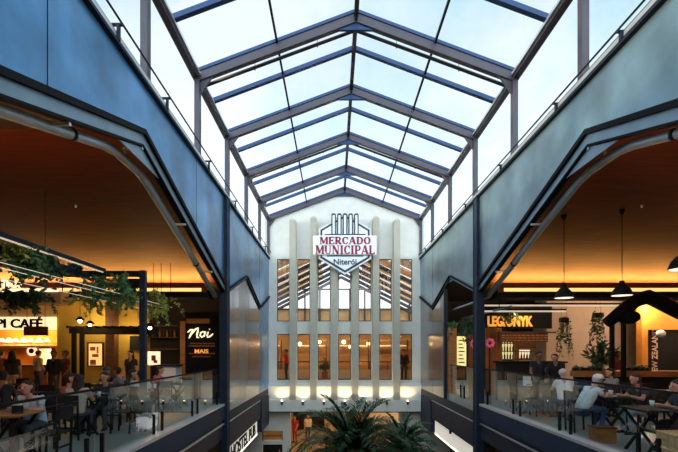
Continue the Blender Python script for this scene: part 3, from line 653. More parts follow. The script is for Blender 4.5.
# ------------------------------------------------------------------ people
def seg_d(p, a, b, r1, r2):
    ab = b-a; L = ab.length_squared; k = 0 if L == 0 else max(0, min(1, (p-a).dot(ab)/L))
    return (p-(a+ab*k)).length-(r1+(r2-r1)*k)
def person(name, label, loc, rz, pose='stand', skin='skin', shirt=(.5,.5,.5), pants=(.05,.05,.07), hair=(.02,.015,.01), sleeves='short', long_hair=False,
           lean=.0, arms=None, sc=.92, cap=None, legs=None, group=None):
    V = Vector
    if pose == 'stand':
        j = dict(pel=V((0,0,.94)), chest=V((0,.01+lean*.25,1.27-lean*.04)), neck=V((0,.0+lean*.42,1.46-lean*.1)), head=V((0,.03+lean*.55,1.61-lean*.16)))
        for s, n in ((-1,'l'),(1,'r')):
            j['hip'+n]=V((s*.09,0,.90)); j['kne'+n]=V((s*.10,.03,.49)); j['ank'+n]=V((s*.11,-.01,.08)); j['toe'+n]=V((s*.13,.15,.035))
            j['sho'+n]=V((s*.18,lean*.38,1.40-lean*.08)); j['elb'+n]=V((s*.24,.0+lean*.5,1.12)); j['wri'+n]=V((s*.21,.16+lean*.5,.92))
    else:
        j = dict(pel=V((0,0,.53)), chest=V((0,.04+lean*.26,.86-lean*.05)), neck=V((0,.03+lean*.44,1.05-lean*.11)), head=V((0,.08+lean*.58,1.20-lean*.17)))
        for s, n in ((-1,'l'),(1,'r')):
            j['hip'+n]=V((s*.09,.02,.52)); j['kne'+n]=V((s*.12,.43,.52)); j['ank'+n]=V((s*.11,.38,.08)); j['toe'+n]=V((s*.13,.54,.035))
            j['sho'+n]=V((s*.18,.03+lean*.40,.99-lean*.09)); j['elb'+n]=V((s*.25,.17+lean*.35,.78)); j['wri'+n]=V((s*.13,.40+lean*.2,.84))
    if arms: j.update({k: V(v) for k, v in arms.items()})
    S = 'shirt'; FA = 'shirt' if sleeves == 'long' else 'skin'
    bones = []
    def B(a, b, r1, r2, tg): bones.append((a, b, r1, r2, tg))
    for s in (-1, 1):
        o = V((s*.065, 0, 0)); B(j['pel']+o, j['chest']+o*1.25, .105, .108, S)
        B(j['chest']+o*1.25, (j['shol'] if s < 0 else j['shor'])*.6+j['neck']*.4-V((0,0,.03)), .10, .062, S)
        B(j['pel']+o-V((0,0,.02)), j['pel']+o*1.1-V((0,0,.06)), .108, .105, 'pants')
    B(j['neck']-V((0,0,.05)), j['head'], .052, .050, 'skin')
    h = j['head']
    B(h+V((0,-.02,.045)), h+V((0,.02,.04)), .092, .085, 'head'); B(h+V((0,.025,-.02)), h+V((0,.045,-.055)), .066, .045, 'head')
    B(h+V((0,.10,.025)), h+V((0,.118,-.0)), .010, .016, 'skin')
    for s in (-1, 1): B(h+V((s*.088,0,.03)), h+V((s*.090,.0,-.0)), .016, .012, 'skin')
    for n in 'lr':
        B(j['sho'+n], j['sho'+n]*.5+j['elb'+n]*.5, .058, .048, S)
        B(j['sho'+n]*.5+j['elb'+n]*.5, j['elb'+n], .046, .040, S if sleeves != 'none' and sleeves == 'long' else 'skin')
        B(j['elb'+n], j['wri'+n], .039, .026, FA)
        B(j['hip'+n], j['kne'+n], .088, .058, 'pants'); B(j['kne'+n], j['ank'+n], .057, .038, 'pants' if not legs else 'skin')
        B(j['ank'+n]-V((0,.03,.02)), j['toe'+n], .042, .034, 'shoe')
    bm = bmesh.new()
    for a, b, r1, r2, tg in bones:
        if (b-a).length < 1e-4: b = a+V((0,0,.001))
        d = (b-a).normalized(); pts = [a-d*r1*.95, a-d*r1*.7, a, b, b+d*r2*.7, b+d*r2*.95]; tube(bm, pts, [r1*.3, r1*.72, r1, r2, r2*.72, r2*.3], 10)
    bmesh.ops.recalc_face_normals(bm, faces=bm.faces)
    me = bpy.data.meshes.new('tmp'); bm.to_mesh(me); bm.free(); to = bpy.data.objects.new('tmp', me); COL.objects.link(to)
    md = to.modifiers.new('r', 'REMESH'); md.mode = 'VOXEL'; md.voxel_size = .019
    sm = to.modifiers.new('s', 'SMOOTH'); sm.iterations = 3; sm.factor = .5
    dg = bpy.context.evaluated_depsgraph_get(); body = bpy.data.meshes.new_from_object(to.evaluated_get(dg)); bpy.data.objects.remove(to)
    root = thing(name, label, 'person', loc, rz, group, sc)
    bm = bmesh.new(); bm.from_mesh(body)
    bm.normal_update()
    cls = {}
    for f in bm.faces:
        c = f.calc_center_median(); best = min(bones, key=lambda q: seg_d(c, q[0], q[1], q[2], q[3])); tg = best[4]
        if tg in ('head', 'skin') and c.z > j['neck'].z+.02 and (c-h).length < .17:
            l = c-h; tg = 'hair' if (l.z > .075-.0*l.y and l.y < .075) or (l.y < -.015 and l.z > -.07) or (l.z > .06 and abs(l.x) > .06 and l.y < .05) else 'skin'
        elif tg == 'head': tg = 'skin'
        cls[f.index] = tg
    def shell(tg, off, nm, m):
        b2 = bmesh.new(); mp = {}
        for f in bm.faces:
            if cls[f.index] == tg:
                vs = []
                for v in f.verts:
                    if v.index not in mp: mp[v.index] = b2.verts.new(v.co+v.normal*off)
                    vs.append(mp[v.index])
                b2.faces.new(vs)
        if len(b2.faces) == 0: b2.free(); return
        # turn the rim inwards so the garment has a hem
        rim = [e for e in b2.edges if e.is_boundary]
        if rim:
            r = bmesh.ops.extrude_edge_only(b2, edges=rim)
            cen = {}
            inv = {v: k for k, v in mp.items()}
            for v in [g for g in r['geom'] if isinstance(g, bmesh.types.BMVert)]:
                near = [e.other_vert(v) for e in v.link_edges if e.other_vert(v) in inv]
                if near: bm.verts.ensure_lookup_table(); v.co = bm.verts[inv[near[0]]].co - bm.verts[inv[near[0]]].normal*.004
        return link(nm, b2, m, root, True)
    bm.verts.ensure_lookup_table()
    hm = cloth(hair); hb = shell('hair', .016, 'hair', hm)
    shell('shirt', .010, 'shirt', cloth(shirt)); shell('pants', .010, 'trousers' if not legs else 'shorts', cloth(pants)); shell('shoe', .006, 'shoes', M['nearblack'])
    # hands: palm, four unequal bent fingers and a thumb
    for n, s in (('l', -1), ('r', 1)):
        w = j['wri'+n]; d = (w-j['elb'+n]).normalized()
        side = d.cross(V((0,0,1)));  side = V((s*-1,0,0)) if side.length < .1 else side.normalized()*(1 if n == 'l' else -1); dn = -d.cross(side).normalized()
        if dn.z > 0: dn = -dn
        pa = w+d*.085
        b3 = bmesh.new()
        for k in range(4): tube(b3, [w+side*(k-1.5)*.008, w+d*.03+side*(k-1.5)*.015, pa+side*(k-1.5)*.019], [.016, .015, .011], 6)
        for k, L in enumerate((.066, .076, .070, .055)):
            p0 = pa+side*(1.5-k)*.019; p1 = p0+d*L*.45+dn*.008; p2 = p1+(d*.75+dn*.65).normalized()*L*.35; p3 = p2+(d*.3+dn*.95).normalized()*L*.25
            tube(b3, [p0-d*.01, p1, p2, p3], [.0095, .009, .008, .006], 6)
        t0 = w+d*.03+side*.022; tube(b3, [t0, t0+side*.026+d*.026, t0+side*.034+d*.056+dn*.006], [.012, .010, .007], 6)
        me3 = bpy.data.meshes.new('t'); b3.to_mesh(me3); b3.free(); bm.from_mesh(me3); bpy.data.meshes.remove(me3)
    link('body', bm, M[skin], root, True)
    if long_hair:
        b4 = bmesh.new(); n = 9; rows = []
        for r_ in range(6):
            z = .06-r_*.062; row = []
            for k in range(n):
                th = math.radians(200+140*k/(n-1)); rr = .105+.012*r_
                row.append((h.x+rr*math.cos(th)*.95, h.y-.005-.0+rr*math.sin(th)*.85, h.z+z))
            rows.append(row)
        R_ = [[b4.verts.new(p) for p in row] for row in rows]; R2 = [[b4.verts.new((h.x+(p[0]-h.x)*.72, h.y+(p[1]-h.y)*.72, p[2])) for p in row] for row in rows]
        for A, mm in ((R_, 1), (R2, -1)):
            for a, b in zip(A, A[1:]):
                for k in range(n-1): b4.faces.new((a[k], a[k+1], b[k+1], b[k]))
        for k in range(n-1): b4.faces.new((R_[-1][k], R_[-1][k+1], R2[-1][k+1], R2[-1][k]))
        for a in (0, n-1):
            for r_ in range(5): b4.faces.new((R_[r_][a], R_[r_+1][a], R2[r_+1][a], R2[r_][a]))
        link('hair_length', b4, hm, root, True)
    b5 = bmesh.new()
    for s in (-1, 1): ball(b5, h+V((s*.034, .096, .028)), .0115, u=8, v=6)
    e = link('eyes', b5, M['nearblack'], root, True)
    b5 = bmesh.new(); tube(b5, [h+V((-.022,.098,-.042)), h+V((0,.105,-.043)), h+V((.022,.098,-.042))], .006, 6); link('mouth', b5, M['crimson'], root, True)
    if cap:
        b5 = bmesh.new(); lathe(b5, [(.112, 0), (.112, .04), (.09, .085), (.04, .11), (0, .115)], h+V((0,-.0,.06)), 16)
        prism(b5, [(h.x-.075, h.y+.08), (h.x+.075, h.y+.08), (h.x+.05, h.y+.18), (h.x-.05, h.y+.18)], 'z', h.z+.062, h.z+.072); link('cap', b5, cloth(cap), root, True)
    return root

# ------------------------------------------------------------------ furniture
def chair_proto():
    t = thing('dining_chair', '', 'chair')
    bm = bmesh.new(); box(bm, -.21, .21, -.21, .21, .43, .46, bev=.01); link('seat', bm, M['nearblack'], t)
    bm = bmesh.new(); box(bm, -.20, .20, -.235, -.21, .66, .86, bev=.01); link('backrest', bm, M['nearblack'], t)
    for s in (-1, 1):
        bm = bmesh.new(); beam(bm, (s*.18, -.19, 0), (s*.18, -.222, .82), .03, .03, up=(0, 1, 0)); link('leg', bm, M['black'], t)
        bm = bmesh.new(); beam(bm, (s*.18, .20, 0), (s*.18, .18, .44), .03, .03, up=(0, 1, 0)); link('leg', bm, M['black'], t)
    bm = bmesh.new(); box(bm, -.18, .18, -.212, -.192, .22, .25); link('stretcher', bm, M['black'], t)
    return t
def table_proto(m):
    t = thing('dining_table', '', 'table')
    bm = bmesh.new(); box(bm, -.35, .35, -.35, .35, .715, .75, bev=.008); link('tabletop', bm, m, t)
    for s in (-1, 1):
        bm = bmesh.new(); beam(bm, (-.27, s*.26, 0), (.27, s*.26, .71), .04, .04); link('leg', bm, M['black'], t)
        bm = bmesh.new(); beam(bm, (.27, s*.30, 0), (-.27, s*.30, .71), .04, .04); link('leg', bm, M['black'], t)
    bm = bmesh.new(); box(bm, -.02, .02, -.26, .26, .33, .37); link('stretcher', bm, M['black'], t)
    return t
CH = chair_proto(); TBD = table_proto(M['nearblack']); TBL = table_proto(M['wood'])
used = set()
def put(proto, x, y, rz, label, group, sc=.94):
    o = proto if proto.name not in used else copy_tree(proto); used.add(o.name)
    if o is proto: used.add(proto.name)
    o.location = (x, y, FL); o.rotation_euler = (0, 0, rz); o.scale = (sc, sc, sc); o['label'] = label; o['group'] = group
    return o
def chair(x, y, rz, label, side): return put(CH, x, y, rz, label, 'dark chairs of the %s restaurant' % side)
def table(x, y, label, side, m='d'): return put(TBD if m == 'd' else TBL, x, y, 0, label, 'square tables of the %s restaurant' % side)
def X(px, Y): return (px-334)*Y/FPX
bp_ = None
def small(name, kind, x, y, z, label, m, group=None):
    t = thing(name, label, name.split('_')[-1], (x, y, z), 0, group)
    if kind == 'bottle':
        bm = bmesh.new(); lathe(bm, [(.034, 0), (.034, .15), (.014, .19), (.014, .25)]); link('glass', bm, m, t, True)
        bm = bmesh.new(); lathe(bm, [(.016, .25), (.016, .27)]); link('cap', bm, M['crimson'], t)
    elif kind == 'cup':
        bm = bmesh.new(); lathe(bm, [(.025, 0), (.038, .10), (.034, .10), (.022, .01)]); link('cup_body', bm, m, t, True)
    elif kind == 'plate':
        bm = bmesh.new(); lathe(bm, [(.06, 0), (.11, .015), (.105, .022), (.05, .008)]); link('plate_body', bm, m, t, True)
        bm = bmesh.new(); ball(bm, (0, 0, .03), .045, 1.2, 1, .5); link('food', bm, M['wood'], t, True)
    elif kind == 'menu':
        bm = bmesh.new(); box(bm, -.10, .10, -.008, .008, 0, .24); link('card', bm, m, t)
    elif kind == 'dispenser':
        bm = bmesh.new(); box(bm, -.06, .06, -.045, .045, 0, .12, bev=.008); link('holder', bm, M['nearblack'], t); link('napkins', BX(-.045, .045, -.03, .03, .12, .14), M['paper'], t)
    return t

# ------------------------------------------------------------------ plants
def leaf(bm, p, d, L, w, up=None):
    d = d.normalized(); s = d.cross(Vector((random.uniform(-1, 1), random.uniform(-1, 1), random.uniform(-.3, 1)))).normalized(); n = s.cross(d)
    vs = [bm.verts.new(q) for q in (p, p+d*L*.45+s*w*.5+n*L*.06, p+d*L-n*L*.08, p+d*L*.45-s*w*.5+n*L*.06)]
    bm.faces.new(vs)
def vine_plant(loc, label, ext, nv, leafm, L=.09, drop=.5, pot=True, dens=16, group=None, name='hanging_plant', cord=None, spread=.35):
    """vines spilling from a row at loc over ext (x, y) and hanging down by drop"""
    t = thing(name, label, 'plant', loc, 0, group); st = bmesh.new(); lf = bmesh.new()
    for _ in range(nv):
        p = Vector((random.uniform(-ext[0], ext[0])*.8, random.uniform(-ext[1], ext[1])*.8, random.uniform(0, .10))); path = [p.copy()]
        d = Vector((random.uniform(-.5, .5), random.uniform(-.5, .5), random.uniform(-.3, .7)))*(spread/.35); n = 7; Lv = drop*random.uniform(.5, 1.1)
        for k in range(n):
            d = (d+Vector((random.uniform(-spread, spread), random.uniform(-spread, spread), -.38))).normalized(); p = p+d*Lv/n*1.15; path.append(p.copy())
        tube(st, path, .004, 4)
        for k in range(dens):
            q = random.uniform(0, n-.01); i = int(q); pp = path[i].lerp(path[i+1], q-i)
            leaf(lf, pp, Vector((random.uniform(-1, 1), random.uniform(-1, 1), random.uniform(-1, .5))), L*random.uniform(.6, 1.2), L*.62)
    link('stems', st, M['stem'], t); link('foliage', lf, leafm, t)
    if pot:
        bm = bmesh.new(); box(bm, -max(.1, ext[0]*.8), max(.1, ext[0]*.8), -max(.08, ext[1]*.8), max(.08, ext[1]*.8), -.12, .04, bev=.01); link('planter', bm, M['nearblack'], t)
    if cord:
        for s in (-1, 1): bm = bmesh.new(); cz_ = CZ+zigz(loc[1], ZIG if loc[1] < 13 else ZIG2)-loc[2]+.03; tube(bm, [(s*.1, 0, .04), (s*.02, 0, cz_)], .005, 4); link('cord', bm, M['black'], t)
    return t
def bush(loc, label, h, r, n, leafm, potm, poth=.3, potr=.16, L=.16, name='potted_plant', group=None):
    t = thing(name, label, 'plant', loc, 0, group); bm = bmesh.new(); lathe(bm, [(potr*.75, 0), (potr, poth), (potr*.88, poth), (potr*.8, poth*.9)]); link('pot', bm, potm, t, True)
    st = bmesh.new(); lf = bmesh.new()
    for _ in range(n):
        a = random.uniform(0, 2*PI); tilt = random.uniform(.0, 1); p = Vector((0, 0, poth*.85)); e = Vector((math.cos(a)*r*tilt, math.sin(a)*r*tilt, poth+h*random.uniform(.45, 1)*(1-.35*tilt)))
        m_ = p.lerp(e, .5)+Vector((0, 0, .08)); tube(st, [p, m_, e], .005, 4)
        for k in range(6):
            q = random.uniform(.4, 1); pp = p.lerp(e, q); leaf(lf, pp, (e-p).normalized()*.6+Vector((random.uniform(-1, 1), random.uniform(-1, 1), random.uniform(-.4, .6))), L*random.uniform(.6, 1.1), L*.35)
    link('stems', st, M['stem'], t); link('foliage', lf, leafm, t); return t
def palm(loc, label, th, nf, R, sp=1.0):
    t = thing('palm_tree', label, 'palm', loc); bm = bmesh.new()
    prof = [(.16, 0)]; z = 0
    while z < th-.1: z += .12; prof += [(.10, z), (.12, z+.02)]
    lathe(bm, prof, n=12); link('trunk', bm, M['stem'], t, True)
    for i in range(nf):
        a = i*2.399+random.uniform(-.2, .2); u = i/nf; el = math.radians(82-70*u*sp+random.uniform(-6, 6)); L = R*random.uniform(.85, 1.1)
        d = Vector((math.cos(a)*math.cos(el), math.sin(a)*math.cos(el), math.sin(el))); p = Vector((0, 0, th)); path = [p.copy()]; n = 9
        for k in range(n):
            d = (d+Vector((0, 0, -.085-.045*k*.6))).normalized(); p = p+d*L/n; path.append(p.copy())
        fb = bmesh.new(); tube(fb, path, [.014*(1-.85*k/n) for k in range(n+1)], 5)
        side = d.cross(Vector((0, 0, 1))).normalized(); m_ = 30
        for k in range(m_):
            q = .12*n+(n*.88-.02)*k/(m_-1); i_ = int(q); pp = path[i_].lerp(path[min(n, i_+1)], q-i_); dd = (path[min(n, i_+1)]-path[i_]).normalized()
            for s in (-1, 1):
                LL = .46*R/1.5*(math.sin(PI*(k/(m_-1)*.78+.16))**.7)*random.uniform(.85, 1.1); dr = (dd*.75+side*s*.8+Vector((0, 0, random.uniform(-.02, .28)))).normalized()
                w = .019; nn = dr.cross(Vector((0, 0, 1))).normalized()*w; tip = pp+dr*LL+Vector((0, 0, -.12*LL)); mid = pp+dr*LL*.5+Vector((0, 0, .03))
                v = [fb.verts.new(x_) for x_ in (pp-nn*.5, pp+nn*.5, mid+nn, mid-nn, tip)]; fb.faces.new((v[0], v[1], v[2], v[3])); fb.faces.new((v[3], v[2], v[4]))
        link('frond', fb, M['palm'], t)
    return t

# ------------------------------------------------------------------ palms in the atrium
palm((.55, 13.6, 0), 'large dark green palm rising in the middle of the atrium', CZ-3.25, 72, 2.1)
palm((2.35, 15.6, 0), 'smaller palm to the right of the large one, in front of the white facade', CZ-3.6, 50, 1.6)

# ------------------------------------------------------------------ left restaurant
Yb = 17.5
struct('wall_rear_left', BX(X(57, Yb), X(150, Yb), Yb, Yb+.1, FL, CZ+1.9), M['yellow'])
struct('wall_rear_dark_left', BX(X(150, Yb), XL-.1, Yb+.02, Yb+.1, FL, CZ+2.6), M['nearblack'])
struct('wall_cafe_left', BX(-15.5, X(57, Yb), Yb+1.9, Yb+2.0, FL, CZ+1.9), M['orange'])
struct('wall_cafe_side', BX(X(57, Yb), X(57, Yb)+.1, Yb+.1, Yb+1.9, FL, CZ+1.9), M['orange'])
struct('trim_cafe_header', BX(-15.5, X(57, Yb), Yb, Yb+.15, CZ+1.28, CZ+1.95), M['tan'])
t = thing('cafe_sign', 'long lit cream fascia with black letters over the cafe counter', 'sign', (0, Yb-.05, CZ))
link('fascia', BX(-15.4, X(56.5, Yb), -.08, .05, .78, 1.27), M['signcream'], t)
text('letters', 'PI CAFÉ', M['black'], .47, (X(-1, Yb), -.10, .86), (PI/2, 0, 0), t, .03, .02, 'LEFT', 1.12)
t = thing('hanging_sign', 'small dark board hanging on two cords in front of the cafe fascia', 'sign', tuple(at(36, 331, 15)))
link('board', BX(-.40, .40, -.02, .02, -.15, .15), M['woodd'], t)
for s in (-1, 1): bm = bmesh.new(); tube(bm, [(s*.3, 0, .15), (s*.3, 0, zigz(15, ZIG2)-.63+.04)], .008, 5); link('cord', bm, M['black'], t)
t = thing('wall_shelf', 'long timber shelf with glowing goods on the cafe back wall', 'shelf', (0, Yb+1.6, CZ))
link('shelf_board', BX(-15.4, X(54, Yb+1.6), -.2, .3, .18, .24), M['cream'], t); link('shelf_board', BX(-15.4, X(54, Yb+1.6), -.2, .3, .10, .17), M['woodd'], t)
for i, px in enumerate((2, 9, 16, 24, 31, 39, 47)):
    nm = ['leftmost', 'second from the left', 'third from the left', 'middle', 'third from the right', 'second from the right', 'rightmost'][i]
    p = at(px, 338, Yb+1.55); t = thing('shelf_lamp', 'small glowing lamp on the cafe shelf, %s' % nm, 'lamp', (p.x, p.y, CZ+.24), 0, 'small lamps on the cafe shelf')
    bm = bmesh.new(); lathe(bm, [(.07, 0), (.07, .02), (.015, .03), (.015, .10)]); link('base', bm, M['woodd'], t, True)
    bm = bmesh.new(); lathe(bm, [(.14, .10), (.05, .26), (.02, .26)]); link('shade', bm, M['bulb'] if i % 2 else M['lampin'], t, True)
light('POINT', 'wall_light', (-9.0, 16.7, CZ+.95), 60, (1, .70, .30), .12); light('POINT', 'wall_light', (-7.9, 16.9, CZ+.7), 30, (1, .70, .30), .12)  # fill lights without fittings, added to brighten the ochre wall
t = thing('lit_bulkhead', 'tan box bulkhead with a glowing top edge and cream letters above the plants', 'bulkhead', (0, 12.0, CZ))
link('box', BX(-11.5, X(62, 12), -.05, .3, 1.22, 1.54), M['tan'], t); link('light_edge', BX(-11.5, X(59, 12), -.08, .0, 1.54, 1.60), M['signlit'], t)
text('letters', 'noi', M['letterw'], .42, (X(3, 12), -.06, 1.66), (PI/2, 0, 0), t, .03, .02, 'LEFT', 1.0)
for x_ in (-11, X(60, 12)): link('hanger', BX(x_-.01, x_+.01, .1, .12, 1.54, zigz(12, ZIG)), M['black'], t)
t = thing('round_sign', 'round white and red sign on the cafe back wall', 'sign', tuple(at(31.5, 351, Yb+1.8)))
bm = bmesh.new(); tube(bm, [(0, 0, 0), (0, .06, 0)], .21, 24); link('disc', bm, M['lampin'], t); bm = bmesh.new(); tube(bm, [(0, -.02, 0), (0, 0, 0)], .11, 20); link('emblem', bm, M['crimson'], t)
t = thing('cafe_counter', 'long brown timber serving counter of the cafe', 'counter', (0, Yb, FL))
link('body', BX(-15.4, X(52, Yb), -.3, .3, 0, 1.0), M['wood'], t); link('top', BX(-15.4, X(52, Yb), -.35, .35, 1.0, 1.05), M['woodd'], t)
for i, (px, c) in enumerate(((44, 'menu'), (50, 'letterw'))):
    p = at(px, 350, Yb+1.7); t = thing('drinks_fridge', 'tall %s fridge beside the cafe shelf' % ('lit green-yellow' if i == 0 else 'pale lit'), 'fridge', (p.x, p.y, FL))
    link('cabinet', BX(-.15, .15, -.1, .15, 0, 1.75), M['nearblack'], t); link('glass_door', BX(-.12, .12, -.13, -.10, .9, 1.68), M[c], t)
light('POINT', 'cafe_light', (-13.0, 18.4, CZ+1.1), 160, (1, .58, .22), .15); light('POINT', 'cafe_light', (-11.4, 18.5, CZ+1.0), 100, (1, .60, .25), .15)
# lit picture, dark column, television
t = thing('lit_picture', 'glowing framed picture on the ochre wall', 'picture', tuple(at(95.5, 354.5, Yb-.05)))
bm = bmesh.new(); box(bm, -.31, .31, -.03, .04, .42, .47); box(bm, -.31, .31, -.03, .04, -.47, -.42); box(bm, -.31, -.26, -.03, .04, -.42, .42); box(bm, .26, .31, -.03, .04, -.42, .42); link('frame', bm, M['woodd'], t)
link('canvas', BX(-.26, .26, -.0, .04, -.42, .42), M['pic'], t); bm = bmesh.new(); box(bm, -.2, .0, -.02, .0, .15, .3); box(bm, -.12, .12, -.02, .0, -.1, .02); box(bm, -.2, .02, -.02, 0, -.4, -.2); box(bm, .05, .12, -.02, 0, .05, .3); link('dark_shapes', bm, M['wood'], t)
t = thing('timber_column', 'dark timber column standing against the ochre wall', 'column', (X(112, 17.1), 17.1, FL)); link('shaft', BX(-.17, .17, -.17, .17, 0, 3.6), M['woodd'], t)
t = thing('wall_television', 'black television on the ochre wall near its right end', 'television', tuple(at(138, 343, Yb-.08))); link('body', BX(-.30, .30, -.04, .06, -.27, .27), M['black'], t); link('screen', BX(-.28, .28, -.045, -.04, -.24, .24), M['nearblack'], t)
# dark pergola before the ochre wall
t = thing('pergola', 'dark timber pergola with short slats in front of the ochre wall', 'pergola', (0, 15.6, FL))
xa, xb = X(70, 15.6), X(146, 15.6)
link('beam', BX(xa, xb, -.06, .06, 2.19, 2.40), M['black'], t); link('beam', BX(xa, xb, .9, 1.0, 2.19, 2.36), M['black'], t)
for i in range(9):
    x = xa+.1+(xb-xa-.2)*i/8; link('slat', BX(x-.03, x+.03, -.35, 1.3, 2.36, 2.44), M['black'], t)
for px in (74, 82, 143): link('post', BX(X(px, 15.6)-.06, X(px, 15.6)+.06, -.06, .06, 0, 2.2), M['black'], t)
for i, (px, py, Y) in enumerate(((80, 321, 15), (90, 325, 15), (150, 328, 13))):
    p = at(px, py, Y); t = thing('bulb_lamp', ['bright bulb lamp above the left end of the pergola', 'warm bulb lamp just right of the brightest one over the pergola', 'small orange bulb lamp beside the black frame post'][i], 'lamp', tuple(p), 0, 'bulb lamps of the left restaurant')
    bm = bmesh.new(); ball(bm, (0, 0, 0), .05 if i else .065); link('bulb', bm, M['bulb'], t, True); bm = bmesh.new(); lathe(bm, [(.15, .04), (.05, .14), (.0, .15)]); link('shade', bm, M['black'], t, True)
    bm = bmesh.new(); tube(bm, [(0, 0, .14), (0, 0, CZ+zigz(Y, ZIG2 if Y > 13.3 else ZIG)-p.z+.0)], .008, 5); link('cord', bm, M['black'], t)
    light('POINT', 'bulb_light', (0, -.12, -.12), 22, (1, .62, .25), .06, t)
# kiosk with the script sign
t = thing('dark_kiosk', 'black kiosk panel with cream script lettering beside the left column', 'kiosk', (0, 15, CZ))
xa, xb = X(186, 15), X(219, 15)
link('panel', BX(xa, xb, -.05, .4, -1.62, 1.25), M['black'], t); link('pillar', BX(X(181, 15), xa, -.10, .4, -1.62, .95), M['wood'], t); link('lintel', BX(xa+.05, X(210, 15), -.12, -.05, .88, 1.03), M['wood'], t)
link('plinth', BX(xa, xb, -.14, -.05, -1.62, -.85), M['rafter'], t)
bm = bmesh.new(); cx = X(188.5, 15); u = .105
def scr(pts, rr=.030): tube(bm, [(cx+a*u, -.09, .35+b*u) for a, b in pts], [rr*(.6 if k in (0, len(pts)-1) else 1) for k in range(len(pts))], 6)
scr([(0, 2.2), (.9, 3.0), (1.6, 3.1), (1.3, 2.2), (.7, .9), (.4, .3)]); scr([(.6, .9), (1.6, 2.2), (2.6, 3.3), (3.3, 3.6), (3.2, 2.6), (2.9, 1.4), (3.0, .6), (3.6, .6)])
scr([(4.9, 2.5), (4.1, 2.1), (3.9, 1.2), (4.4, .7), (5.2, 1.1), (5.4, 2.0), (4.9, 2.5), (5.8, 2.3)]); scr([(6.5, 2.4), (6.1, 1.3), (6.3, .7), (7.0, .9), (8.0, 1.8)]); scr([(6.8, 3.1), (6.95, 3.3)])
link('script_letters', bm, M['letterw'], t, True)
text('letters', 'MAIS', M['letter'], .18, (X(202, 15), -.07, -.10), (PI/2, 0, 0), t, .02, .01, 'CENTER', 1.2)
bm = bmesh.new()
for py, w_ in ((343.5, .38), (346, .44), (353.5, .42), (356.5, .30)):
    z = (350-py)*15/FPX; x = X(202, 15)-w_; random.seed(int(py*10))
    while x < X(202, 15)+w_: l_ = random.uniform(.02, .06); box(bm, x, x+l_, -.065, -.05, z-.02, z+.02); x += l_+.02
lm = link('small_print', bm, M['wood'], t); random.seed(11)
# white counter and lit screen behind the frame
t = thing('bar_counter', 'pale grey counter front between the black post and the kiosk', 'counter', (X(169, 14), 14, FL)); link('body', BX(-.28, .30, -.25, .25, 0, 1.12), M['paper'], t); link('top', BX(-.36, .34, -.30, .30, 1.12, 1.17), M['nearblack'], t)
t = thing('lit_screen', 'small cream lit screen with a dark red figure behind the black post', 'screen', tuple(at(154, 358, 16.5))); link('panel', BX(-.22, .22, -.03, .03, -.26, .24), M['lampin'], t)
bm = bmesh.new(); box(bm, -.08, .08, -.05, -.03, -.1, .1); box(bm, .0, .14, -.05, -.03, -.18, -.08); link('figure', bm, M['crimson'], t); link('stand', BX(-.04, .04, -.02, .02, FL-at(0, 358, 16.5).z, -.26), M['black'], t)
t = thing('wall_shelf', 'dark bottle shelf on the black wall left of the kiosk', 'shelf', (X(166, 17.3), 17.3, CZ))
for z in (.95, .5, .05): link('shelf_board', BX(-.75, .45, -.12, .12, z-.03, z), M['woodd'], t)
for i in range(8):
    small('bottle', 'bottle', X(166, 17.3)-.65+i*.14, 17.28, CZ+.5, '%s bottle, %s from the left on the dark shelf by the kiosk' % ('amber' if i % 2 else 'green', ORD[i]), M['amber'] if i % 2 else M['bottle'], 'bottles on the dark shelf by the kiosk')
light('POINT', 'bar_light', (-6.2, 15.6, CZ+.9), 30, (1, .6, .3), .1)

# black frame with plants and light rods
t = thing('plant_frame', 'black steel frame carrying plants and thin light rods near the left railing', 'frame', (0, 0, FL))
H = 1.58+1.62
for x, y in ((-3.80, 9.0), (-3.80, 3.4), (-5.75, 3.4)): link('post', BX(x-.055, x+.055, y-.055, y+.055, 0, H), M['steel'], t)
link('hanger', BX(-5.755, -5.745, 8.995, 9.005, H-.02, CZ+zigz(9.0, ZIG)-FL+.02), M['black'], t)
for y in (9.0, 3.4): link('beam', BX(-5.7, -3.85, y-.05, y+.05, H-.12, H-.01), M['black'], t)
link('beam', BX(-5.80, -5.70, 3.45, 8.95, H-.12, H-.01), M['black'], t); link('beam', BX(-4.96, -4.84, 3.45, 8.95, H-.17, H-.05), M['fasciab'], t)
link('box', BX(-4.18, -3.86, 8.92, 9.08, H-.33, H-.17), M['black'], t)
link('top_rail', BX(-4.60, -4.52, 3.45, 8.95, H-.03, H+.03), M['steel'], t); link('light_strip', BX(-4.585, -4.565, 3.45, 8.95, H-.05, H-.03), M['ledw'], t)
for x, z in ((-4.55, 1.12), (-4.75, 1.02), (-4.30, 1.13)):
    bm = bmesh.new(); tube(bm, [(x, 4.6, z+1.62), (x, 12.0, z+1.62)], .005, 6); link('light_rod', bm, M['ledw'], t)
    for yy in (5.0, 8.9, 11.9): link('rod_hanger', BX(x-.006, x+.006, yy-.006, yy+.006, z+1.63, (H-.1 if yy < 9 else (zigz(yy, ZIG)+1.62))), M['black'], t)
